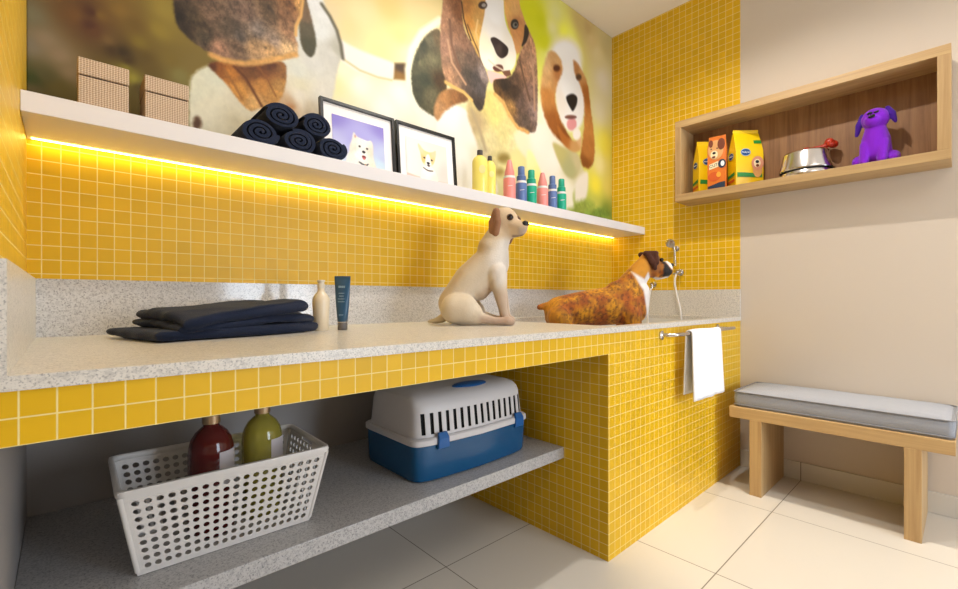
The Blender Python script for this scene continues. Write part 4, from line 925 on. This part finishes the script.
lab += [(q(70, 520, 80), r(20), q(45, 530, 78), r(14)), (q(45, 530, 78), r(14), q(10, 534, 72), r(8))]
me = fuse(lab, .0052, 7)
co = coords(me); X = co[:, 0]/K+200; Zy = 548-co[:, 2]/K
c = np.tile(L3((212, 196, 172)), (len(co), 1))
def lay(poly, col, s, amt=1.0):
    global c
    a = soft_poly(X, Zy, poly, s)*amt; c = c*(1-a)+L3(col)*a
lay([(250, 120), (200, 210), (120, 330), (50, 420), (40, 480), (90, 420), (160, 330), (250, 230)], (188, 160, 126), 30, .8)
lay([(330, 170), (262, 260), (270, 330), (300, 400), (370, 330), (375, 190)], (220, 210, 198), 25)
lay([(220, 420), (285, 360), (280, 430), (240, 470)], (176, 146, 116), 14, .7)
lay([(290, 400), (380, 400), (380, 548), (290, 548)], (186, 160, 138), 30, .8)
lay([(230, 505), (380, 505), (380, 548), (230, 548)], (182, 152, 130), 14, .8)
lay([(285, 40), (440, 40), (440, 180), (300, 180)], (206, 180, 146), 18)
lay([(392, 138), (440, 138), (440, 178), (392, 178)], (176, 158, 146), 10, .8)
lay([(368, 166), (400, 168), (425, 160), (425, 166), (400, 175), (368, 173)], (110, 86, 74), 4, .9)
n = nz3(co, 26); c = np.clip(c*(1+.05*n[:, None]), 0, 1); set_col(me, c)
WL = (1.2497+.5*.0, 1.3967, CT+.0005)
ang = math.atan2(-.6775, .7355)
vx = Vector((math.cos(ang), math.sin(ang), 0)); vy = Vector((-math.sin(ang), math.cos(ang), 0))
base = Vector((1.2497, 1.3967, CT))+vy*.055
t = thing('labrador', 'cream coloured young labrador sitting on the granite counter', 'dog', base, ang)
M['fur_cream'] = vcol_mat('short cream fur', .8, .35, 160, .15)
zmin = float(co[:, 2].min())
for v in (me,): v.transform(Matrix.Translation((0, 0, -zmin+.0004)))
obj('body', me, M['fur_cream'], t)
M['ear_brown'] = fabric_mat('brown ear fur', (146, 102, 70), .12, .3, 160, sheen=.2)
for s, nmb in ((-1, 'near'), (1, 'far')):
    ear = fuse([(hq(-18, s*46, 62), r(16), hq(-32, s*56, 108), r(15)), (hq(-14, s*48, 64), r(15), hq(-2, s*60, 110), r(14)), (hq(-32, s*56, 108), r(17), hq(-28, s*60, 150), r(17)), (hq(-2, s*60, 110), r(16), hq(-10, s*63, 160), r(15)), (hq(-28, s*60, 150), r(17), hq(-16, s*60, 184), r(10)), (hq(-8, s*63, 158), r(15), hq(-14, s*60, 186), r(9))], .0045, 6)
    obj('ear', ear, M['ear_brown'], t)
M['eye'] = plain('dark glossy eye', (26, 16, 12), .08); M['nose'] = plain('dark nose', (22, 20, 22), .35); M['lidm'] = plain('eye rim', (92, 66, 50), .7)
for s in (-1, 1):
    e = Vector(hq(41, s*31, 92)); d = Vector(hq(54, s*46, 92))-e; d.normalize()
    bm = bmesh.new(); bmesh.ops.create_uvsphere(bm, u_segments=20, v_segments=14, radius=.0118); bmesh.ops.translate(bm, verts=bm.verts, vec=e+d*.003)
    ey = obj('eye', bm, M['eye'], t, smooth=True)
    bm = bmesh.new(); bmesh.ops.create_uvsphere(bm, u_segments=20, v_segments=14, radius=.0150)
    bmesh.ops.translate(bm, verts=bm.verts, vec=e+d*(-.0022)); obj('eye_rim', bm, M['lidm'], ey, smooth=True)
obj('nose', fuse([(hq(98, -6, 121), r(13), hq(98, 6, 121), r(13)), (hq(96, 0, 134), r(9), hq(101, 0, 124), r(10))], .0025, 3), M['nose'], t)

# --- brindle boxer standing in the tub
K2 = .001018
def b2(x, zy, y): return ((x-380)*K2, (y-100)*K2, (870-zy)*K2)
def r2(v): return v*K2
bx = [(b2(162, 436, 100), r2(84), b2(290, 420, 100), r2(97)), (b2(290, 420, 100), r2(97), b2(440, 402, 100), r2(104)), (b2(440, 405, 100), r2(102), b2(520, 395, 100), r2(96)), (b2(480, 350, 100), r2(84), b2(530, 330, 100), r2(80)),
      (b2(560, 420, 100), r2(78), b2(572, 330, 100), r2(72)), (b2(520, 320, 100), r2(72), b2(595, 222, 100), r2(58)), (b2(595, 222, 100), r2(58), b2(632, 180, 100), r2(52)),
      (b2(648, 164, 100), tuple(r2(v) for v in (57, 50, 55))), (b2(668, 205, 100), r2(48), b2(655, 185, 100), r2(50)), (b2(700, 205, 100), r2(42), b2(738, 200, 100), r2(33)), (b2(735, 185, 100), r2(25), b2(752, 190, 100), r2(18)), (b2(690, 235, 100), r2(30), b2(736, 232, 100), r2(22)),
      (b2(712, 212, 78), r2(32), b2(738, 218, 82), r2(26)), (b2(712, 212, 122), r2(32), b2(738, 218, 118), r2(26)), (b2(95, 402, 100), r2(20), b2(54, 411, 98), r2(17))]
for y in (52, 148):
    bx += [(b2(520, 440, y), r2(62), b2(548, 560, y), r2(42)), (b2(548, 560, y), r2(40), b2(556, 700, y), r2(27)), (b2(556, 700, y), r2(27), b2(560, 820, y), r2(25)), (b2(562, 838, y), r2(28), b2(588, 848, y), r2(21)),
           (b2(155, 460, y), r2(68), b2(190, 590, y), r2(46)), (b2(190, 590, y), r2(44), b2(128, 700, y), r2(27)), (b2(128, 700, y), r2(26), b2(144, 820, y), r2(23)), (b2(148, 842, y), r2(27), b2(178, 849, y), r2(20))]
me = fuse(bx, .0065, 6)
co = coords(me); X = co[:, 0]/K2+380; Zy = 870-co[:, 2]/K2
n1 = nz3(co*np.array([1.0, 1.0, .45]), 42, 3); n2 = nz3(co, 13, 9); n3 = nz3(co*np.array([1, 1, .5]), 95, 1)
w1 = np.clip(.5+1.5*n1, 0, 1)[:, None]; w2 = np.clip(.5+1.6*n2, 0, 1)[:, None]; w3 = np.clip((n3-.12)*5, 0, 1)[:, None]
c = L3((216, 148, 16))*(1-w2)+L3((176, 92, 10))*w2
c = c*(1-.55*w1)+L3((122, 58, 12))*.55*w1; c = c*(1-.6*w3)+L3((66, 32, 12))*.6*w3
lay([(70, 370), (130, 360), (150, 500), (70, 500)], (206, 140, 26), 40, .6)
lay([(540, 190), (590, 130), (620, 130), (640, 240), (620, 232), (590, 268), (540, 235)], (208, 142, 26), 14, .9)
lay([(600, 130), (640, 100), (700, 108), (720, 150), (700, 205), (660, 250), (635, 225), (610, 160)], (150, 88, 28), 14, .9)
lay([(535, 222), (568, 246), (600, 262), (620, 226), (640, 256), (668, 262), (645, 300), (640, 400), (650, 640), (590, 640), (612, 440), (590, 320), (560, 270)], (238, 232, 228), 7)
lay([(500, 700), (620, 700), (640, 880), (500, 880)], (232, 226, 220), 20)
lay([(80, 760), (220, 760), (220, 880), (80, 880)], (232, 226, 220), 20)
lay([(660, 262), (668, 250), (700, 256), (745, 240), (750, 262), (690, 280)], (232, 226, 220), 5)
lay([(694, 120), (716, 140), (730, 180), (742, 208), (756, 212), (752, 244), (706, 248), (698, 215), (708, 185), (700, 150)], (26, 20, 18), 5)
lay([(716, 140), (745, 160), (772, 190), (768, 212), (752, 208), (738, 190)], (240, 232, 224), 5)
n = nz3(co, 40); c = np.clip(c*(1+.06*n[:, None]), 0, 1); set_col(me, c)
t = thing('boxer', 'brindle boxer dog with white chest standing in the bathing tub', 'dog', Vector((2.149, 1.351, .498))+vy*.02, ang)
M['fur_brindle'] = vcol_mat('short brindle fur', .75, .4, 120, .1)
me.transform(Matrix.Translation((0, 0, -float(co[:, 2].min())+.0005)))
obj('body', me, M['fur_brindle'], t)
M['ear_dark'] = fabric_mat('dark brown ear fur', (72, 34, 16), .3, .4, 120, sheen=.1)
for s in (-1, 1):
    y = lambda o: 100+s*o
    obj('ear', fuse([(b2(612, 126, y(36)), r2(15), b2(664, 126, y(46)), r2(14)), (b2(622, 130, y(42)), r2(16), b2(640, 178, y(56)), r2(16)), (b2(660, 130, y(46)), r2(15), b2(662, 176, y(56)), r2(15)), (b2(645, 178, y(56)), r2(18), b2(655, 208, y(56)), r2(11))], .0045, 5), M['ear_dark'], t)
    bm = bmesh.new(); bmesh.ops.create_uvsphere(bm, u_segments=16, v_segments=12, radius=.011); bmesh.ops.translate(bm, verts=bm.verts, vec=b2(698, 160, y(34)))
    obj('eye', bm, M['eye'], t, smooth=True)
obj('nose', fuse([(b2(764, 186, 92), r2(11), b2(764, 186, 108), r2(11))], .003, 3), M['nose'], t)

# ------------------------------------------------------------------ shower set on the tiled end wall
t = thing('hand_shower', 'chrome hand shower with white hose on the yellow tiled end wall', 'shower', (XR-.005, 1.31, 1.15))
o0 = Vector((XR-.005, 1.31, 1.15))
def w(*p): return Vector(p)-o0
bm = lathe([(0, 0), (.022, 0), (.022, .006), (.014, .010), (.013, .045), (0, .045)], 24); bmesh.ops.rotate(bm, verts=bm.verts, cent=(0, 0, 0), matrix=Matrix.Rotation(-PI/2, 3, 'Y'))
vm = obj('valve', bm, M['chrome'], t, smooth=True, sharp=40, loc=w(XR-.005, 1.292, 1.185))
obj('valve_handle', fuse([((-.045, 0, 0), .013, (-.052, 0, 0), .013), ((-.05, 0, 0), .006, (-.055, -.028, .012), .005), ((-.05, 0, 0), .006, (-.055, .026, -.012), .005)], .002, 3), M['chrome'], vm)
bm = lathe([(0, 0), (.018, 0), (.018, .005), (.010, .008), (.010, .035), (0, .035)], 20); bmesh.ops.rotate(bm, verts=bm.verts, cent=(0, 0, 0), matrix=Matrix.Rotation(-PI/2, 3, 'Y'))
obj('bracket', bm, M['chrome'], t, smooth=True, sharp=40, loc=w(XR-.005, 1.318, 1.345))
bm = lathe([(0, .018), (.012, .016), (.030, .004), (.032, -.004), (.027, -.008), (0, -.008)], 28)
bmesh.ops.rotate(bm, verts=bm.verts, cent=(0, 0, 0), matrix=Matrix.Rotation(math.radians(62), 3, 'Y')); bmesh.ops.translate(bm, verts=bm.verts, vec=w(2.948, 1.332, 1.378))
hd = obj('shower_head', bm, M['chrome'], t, smooth=True, sharp=40)
obj('handle', tube(spline([w(2.958, 1.332, 1.382), w(2.972, 1.325, 1.365), w(2.978, 1.318, 1.33), w(2.975, 1.312, 1.26), w(2.972, 1.309, 1.225)], 6), .0095, 12), M['chrome'], hd, smooth=True, sharp=50)
obj('hose', tube(spline([w(2.965, 1.300, 1.18), w(2.95, 1.302, 1.12), w(2.945, 1.288, 1.04), w(2.940, 1.262, .93), w(2.925, 1.252, .80), w(2.90, 1.30, .68), w(2.88, 1.38, .66), w(2.90, 1.45, .74), w(2.93, 1.478, .88), w(2.955, 1.482, 1.0), w(2.968, 1.475, 1.08)], 8), .0062, 10), M['hose'], t, smooth=True)
bm = lathe([(0, 0), (.02, 0), (.02, .005), (.012, .008), (.012, .04), (0, .04)], 20); bmesh.ops.rotate(bm, verts=bm.verts, cent=(0, 0, 0), matrix=Matrix.Rotation(-PI/2, 3, 'Y'))
tube([(-.036, 0, 0), (-.036, 0, -.03)], .009, 12, bm)
obj('wall_elbow', bm, M['chrome'], t, smooth=True, sharp=40, loc=w(XR-.005, 1.475, 1.11))

# ------------------------------------------------------------------ on the granite shelf: pet carrier
SH = .391
t = thing('pet_carrier', 'white and blue plastic pet carrier on the granite shelf under the counter', 'pet carrier', (1.127, 1.403, SH+.0004))
def sring(hx, hy, z, n=7.0, bulge=.0, seg=96):
    out = []
    for k in range(seg):
        a = 2*PI*k/seg; ca, sa = math.cos(a), math.sin(a)
        x = hx*math.copysign(abs(ca)**(2/n), ca); y = hy*math.copysign(abs(sa)**(2/n), sa)
        y += math.copysign(bulge*max(0, 1-(x/hx)**2), sa)*min(1, abs(y)/hy)
        out.append(Vector((x, y, z)))
    return out
tray = [sring(.264, .160, 0, 11, .018), sring(.272, .169, .005, 12, .022), sring(.274, .171, .014, 13, .024), sring(.277, .173, .112, 14, .024), sring(.278, .174, .1235, 14, .024)]
obj('tray', loft(tray), M['blue_plastic'], t, smooth=True, sharp=35)
obj('rim', loft([sring(.279, .174, .124, 14, .024), sring(.283, .178, .127, 14, .024), sring(.283, .178, .144, 14, .024), sring(.278, .173, .149, 14, .024), sring(.262, .155, .150, 12, .024)]), M['lid_plastic'], t, smooth=True, sharp=35)
outer = [sring(.271, .165, .1495, 11, .023), sring(.269, .163, .165, 11, .022), sring(.266, .158, .228, 10, .019), sring(.265, .155, .247, 10, .018), sring(.262, .148, .263, 10, .016), sring(.256, .135, .276, 9, .013), sring(.243, .110, .285, 8, .008), sring(.20, .065, .289, 7, .004)]
inner = [sring(.252, .130, .272, 9, .013), sring(.264, .156, .228, 10, .019), sring(.267, .161, .165, 11, .022), sring(.269, .163, .1495, 11, .023)]
bm = bmesh.new()
R = [[bm.verts.new(p) for p in ring] for ring in outer]; I = [[bm.verts.new((p.x, p.y, p.z)) for p in ring] for i, ring in enumerate(inner)]
L = len(R[0])
for seq in (R, I):
    for a, b in zip(seq, seq[1:]):
        for i in range(L): bm.faces.new((a[i], a[(i+1) % L], b[(i+1) % L], b[i]))
bm.faces.new(R[-1]); bm.faces.new(I[0][::-1])
for i in range(L): bm.faces.new((R[0][(i+1) % L], R[0][i], I[-1][i], I[-1][(i+1) % L]))
bmesh.ops.recalc_face_normals(bm, faces=bm.faces)
lid = bpy.data.meshes.new('lid'); bm.to_mesh(lid); bm.free()
cut = bmesh.new()
for k in range(16):
    x = -.238+.476*k/15
    bb(cut, x-.0068, x+.0068, -.30, -.10, .158, .229); bb(cut, x-.0068, x+.0068, .10, .30, .158, .229)
lid = boolean_cut(lid, cut)
lo = obj('lid', lid, M['lid_plastic'], t, smooth=True, sharp=30)
obj('interior', loft([sring(.264, .1575, .151, 11, .022), sring(.2615, .1535, .227, 10, .0185), sring(.24, .128, .268, 8, .012)]), M['slot'], t, smooth=True, sharp=40)  # near-black liner added so the vent slots look shaded inside
hr = [[Vector((.085*s*math.cos(2*PI*k/40), .030*s*math.sin(2*PI*k/40), z)) for k in range(40)] for s, z in ((1.0, -.008), (1.0, .0025), (.9, .006), (.5, .008))]
obj('handle', loft(hr), M['blue_latch'], t, smooth=True, sharp=40, loc=(.030, -.092, .2865)).rotation_euler = (math.radians(7), 0, 0)
for x in (-.178, .205):
    bm = bmesh.new(); yb = -.179-.024*(1-(x/.282)**2)
    loft([[Vector((x-.024, yb+.006, .108)), Vector((x+.024, yb+.006, .108)), Vector((x+.024, yb-.006, .112)), Vector((x-.024, yb-.006, .112))], [Vector((x-.022, yb+.004, .145)), Vector((x+.022, yb+.004, .145)), Vector((x+.022, yb-.008, .145)), Vector((x-.022, yb-.008, .145))], [Vector((x-.018, yb+.010, .164)), Vector((x+.018, yb+.010, .164)), Vector((x+.018, yb+.002, .164)), Vector((x-.018, yb+.002, .164))]], bm)
    obj('latch', bm, M['blue_latch'], t, bevel=.002)

# ------------------------------------------------------------------ perforated basket with two bottles
BO = Vector((.312, 1.352, SH+.0036))
t = thing('laundry_basket', 'white perforated plastic basket holding two bottles on the granite shelf', 'basket', BO, math.radians(-1))
bh = (.190, .103, .0); th_ = (.227, .145, .205)
def corner(sx, sy, f): return Vector((sx*(bh[0]+(th_[0]-bh[0])*f), sy*(bh[1]+(th_[1]-bh[1])*f), th_[2]*f))
def panel(bm, a, b, nc, nr, skip=None):
    """a, b = corner signs; holes on a grid over the panel."""
    fm0, fm1 = .045, .90; sm = .028
    def pt(s, f): return corner(*a, f).lerp(corner(*b, f), s)
    W = (corner(*a, .5)-corner(*b, .5)).length; H = th_[2]
    def quad(s0, s1, f0, f1): bm.faces.new([bm.verts.new(pt(*x)) for x in ((s0, f0), (s1, f0), (s1, f1), (s0, f1))])
    quad(0, 1, 0, fm0); quad(0, sm, fm0, fm1); quad(1-sm, 1, fm0, fm1)
    if skip:
        quad(0, skip[0], fm1, 1); quad(skip[1], 1, fm1, 1); quad(skip[0], skip[1], .955, 1)
    else: quad(0, 1, fm1, 1)
    ds = (1-2*sm)/nc; df = (fm1-fm0)/nr
    rs, rf = .0070/W, .0066/H
    for i in range(nc):
        for j in range(nr):
            s0, f0 = sm+i*ds, fm0+j*df; cs, cf = s0+ds/2, f0+df/2
            out = [(s0+ds, cf), (s0+ds, f0+df), (cs, f0+df), (s0, f0+df), (s0, cf), (s0, f0), (cs, f0), (s0+ds, f0)]
            hol = [(cs+rs*math.cos(k*PI/4), cf+rf*math.sin(k*PI/4)) for k in range(8)]
            if i in (0, nc-1) and (j == 99): continue
            vo = [bm.verts.new(pt(*x)) for x in out]; vh = [bm.verts.new(pt(*x)) for x in hol]
            for k in range(8): bm.faces.new((vo[k], vo[(k+1) % 8], vh[(k+1) % 8], vh[k]))
bm = bmesh.new()
panel(bm, (-1, -1), (1, -1), 19, 9); panel(bm, (1, 1), (-1, 1), 19, 9)
panel(bm, (1, -1), (1, 1), 10, 9, (.36, .64)); panel(bm, (-1, 1), (-1, -1), 10, 9, (.36, .64))
bm.faces.new([bm.verts.new(corner(sx, sy, 0)) for sx, sy in ((-1, -1), (-1, 1), (1, 1), (1, -1))])
bmesh.ops.remove_doubles(bm, verts=bm.verts, dist=2e-5)
o = obj('basket_body', bm, M['white_plastic'], t)
sm = o.modifiers.new('Thick', 'SOLIDIFY'); sm.thickness = .003; sm.offset = 1
b = o.modifiers.new('Bevel', 'BEVEL'); b.width = .0006; b.segments = 1; b.limit_method = 'ANGLE'
rim = []
for hx, hy, z in ((.2245, .1425, .193), (.2320, .1500, .193), (.2335, .1515, .200), (.2320, .1500, .2075), (.2270, .1450, .2090), (.2225, .1405, .2065), (.2215, .1395, .199)):
    rim.append([Vector((x, y, z)) for x, y in rrect(hx, hy, .018, 6)])
bm = loft(rim+[rim[0]], cap0=False, cap1=False); bmesh.ops.remove_doubles(bm, verts=bm.verts, dist=1e-6)
obj('rim', bm, M['white_plastic'], t, smooth=True, sharp=60)
for sx in (-1, 1):
    for sy in (-1, 1):
        obj('corner_post', tube([corner(sx, sy, .04), corner(sx, sy, .95)], .0055, 10), M['white_plastic'], t, smooth=True, sharp=50)

def liquid_bottle(loc, m, label, rot):
    t = thing('soap_bottle', label, 'bottle', loc, rot, 'big bottles in the basket')
    R = .0535
    obj('body', lathe([(0, 0), (R*.92, 0), (R, .006), (R, .205), (R*.97, .224), (R*.88, .243), (R*.70, .260), (R*.48, .271), (R*.36, .276), (R*.32, .284), (0, .284)], 40), m, t, smooth=True, sharp=60)
    obj('cap', lathe([(0, .283), (R*.40, .283), (R*.40, .304), (R*.36, .306), (0, .306)], 28), plain('gold cap', (176, 150, 118), .3, .7), t, smooth=True, sharp=40)
    bm = bmesh.new(); g = []
    for k in range(9):
        a = math.radians(-102+62*k/8); g.append([bm.verts.new(((R+.0006)*math.cos(a), (R+.0006)*math.sin(a), z)) for z in (.13, .215)])
    for a, b in zip(g, g[1:]): bm.faces.new((a[0], b[0], b[1], a[1]))
    obj('label_print', bm, M['bottle_label'], t, smooth=True)
M['bottle_label'] = plain('grey label', (206, 198, 200), .5)
M['red_soap'] = plain('dark red soap', (100, 32, 30), .1, Transmission_Weight=.2)
M['olive_soap'] = plain('olive yellow soap', (206, 194, 84), .06, Transmission_Weight=.60)
liquid_bottle((.285, 1.355, SH+.0085), M['red_soap'], 'dark red soap bottle with gold cap standing in the white basket', math.radians(20))
liquid_bottle((.419, 1.378, SH+.0085), M['olive_soap'], 'olive yellow soap bottle with gold cap standing in the white basket', math.radians(20))

# ------------------------------------------------------------------ lamps
def downlight(x, y, energy, size, colour, spot=None, label=None, blend=.5):
    t = thing('ceiling_light', label, 'ceiling light', (x, y, ZC), 0, 'recessed ceiling lights')
    obj('trim_ring', lathe([(.045, 0), (.062, 0), (.062, -.004), (.047, -.008), (.045, -.004)], 32), M['shelf_white'], t, smooth=True, sharp=40)
    obj('lens', lathe([(0, -.002), (.045, -.002)], 32), emit_mat('lamp lens', (255, 240, 215), 6.0), t)
    l = bpy.data.lights.new('lamp', 'SPOT' if spot else 'POINT'); l.energy = energy; l.shadow_soft_size = size; l.color = colour
    if spot: l.spot_size = math.radians(spot); l.spot_blend = blend
    o = bpy.data.objects.new('lamp', l); COL.objects.link(o); o.parent = t; o.location = (0, 0, -.03)
WARM = (1.0, .89, .74); NEUT = (1.0, .95, .88)
downlight(1.69, .70, LA, .03, NEUT, 150, 'recessed downlight above the front edge of the counter', .4)
downlight(2.27, .28, LB, .02, WARM, 40, 'recessed downlight above the bench', .6)
downlight(.55, .70, LC, .03, NEUT, 150, 'recessed downlight above the left half of the counter', .4)
def area(name, loc, rot, sx, sy, e, c):
    l = bpy.data.lights.new(name, 'AREA'); l.shape = 'RECTANGLE'; l.size = sx; l.size_y = sy; l.energy = e; l.color = c
    o = bpy.data.objects.new(name, l); COL.objects.link(o); o.location = loc; o.rotation_euler = rot
area('window_daylight', ((W0+W1)/2, YW-.09, (WZ0+WZ1)/2), (PI/2, 0, 0), W1-W0, WZ1-WZ0, LW, (.76, .87, 1.0))
area('ceiling_panel', (.6, -1.0, ZC-.02), (0, 0, 0), 1.6, 1.2, LF, (1.0, .95, .90))  # added overhead fill light, no fixture belongs to it
wd = bpy.data.worlds.new('World'); SC.world = wd; wd.use_nodes = True
wd.node_tree.nodes['Background'].inputs[0].default_value = (.55, .65, .8, 1); wd.node_tree.nodes['Background'].inputs[1].default_value = .6

# ------------------------------------------------------------------ camera
cd = bpy.data.cameras.new('Camera'); cam = bpy.data.objects.new('Camera', cd); COL.objects.link(cam); SC.camera = cam
cd.sensor_fit = 'HORIZONTAL'; cd.sensor_width = 36.0; cd.lens = 449.5/958*36
cd.shift_y = -(294.5-298.6)/958
cd.clip_start = .02
cam.location = (0, 0, 1.0109)
cam.rotation_euler = (PI/2, 0, -math.atan2(.6775, .7355))
SC.view_settings.view_transform = 'Standard'; SC.view_settings.look = 'None'; SC.view_settings.gamma = 1.0; SC.view_settings.use_curve_mapping = False
SC.view_settings.exposure = EXPO
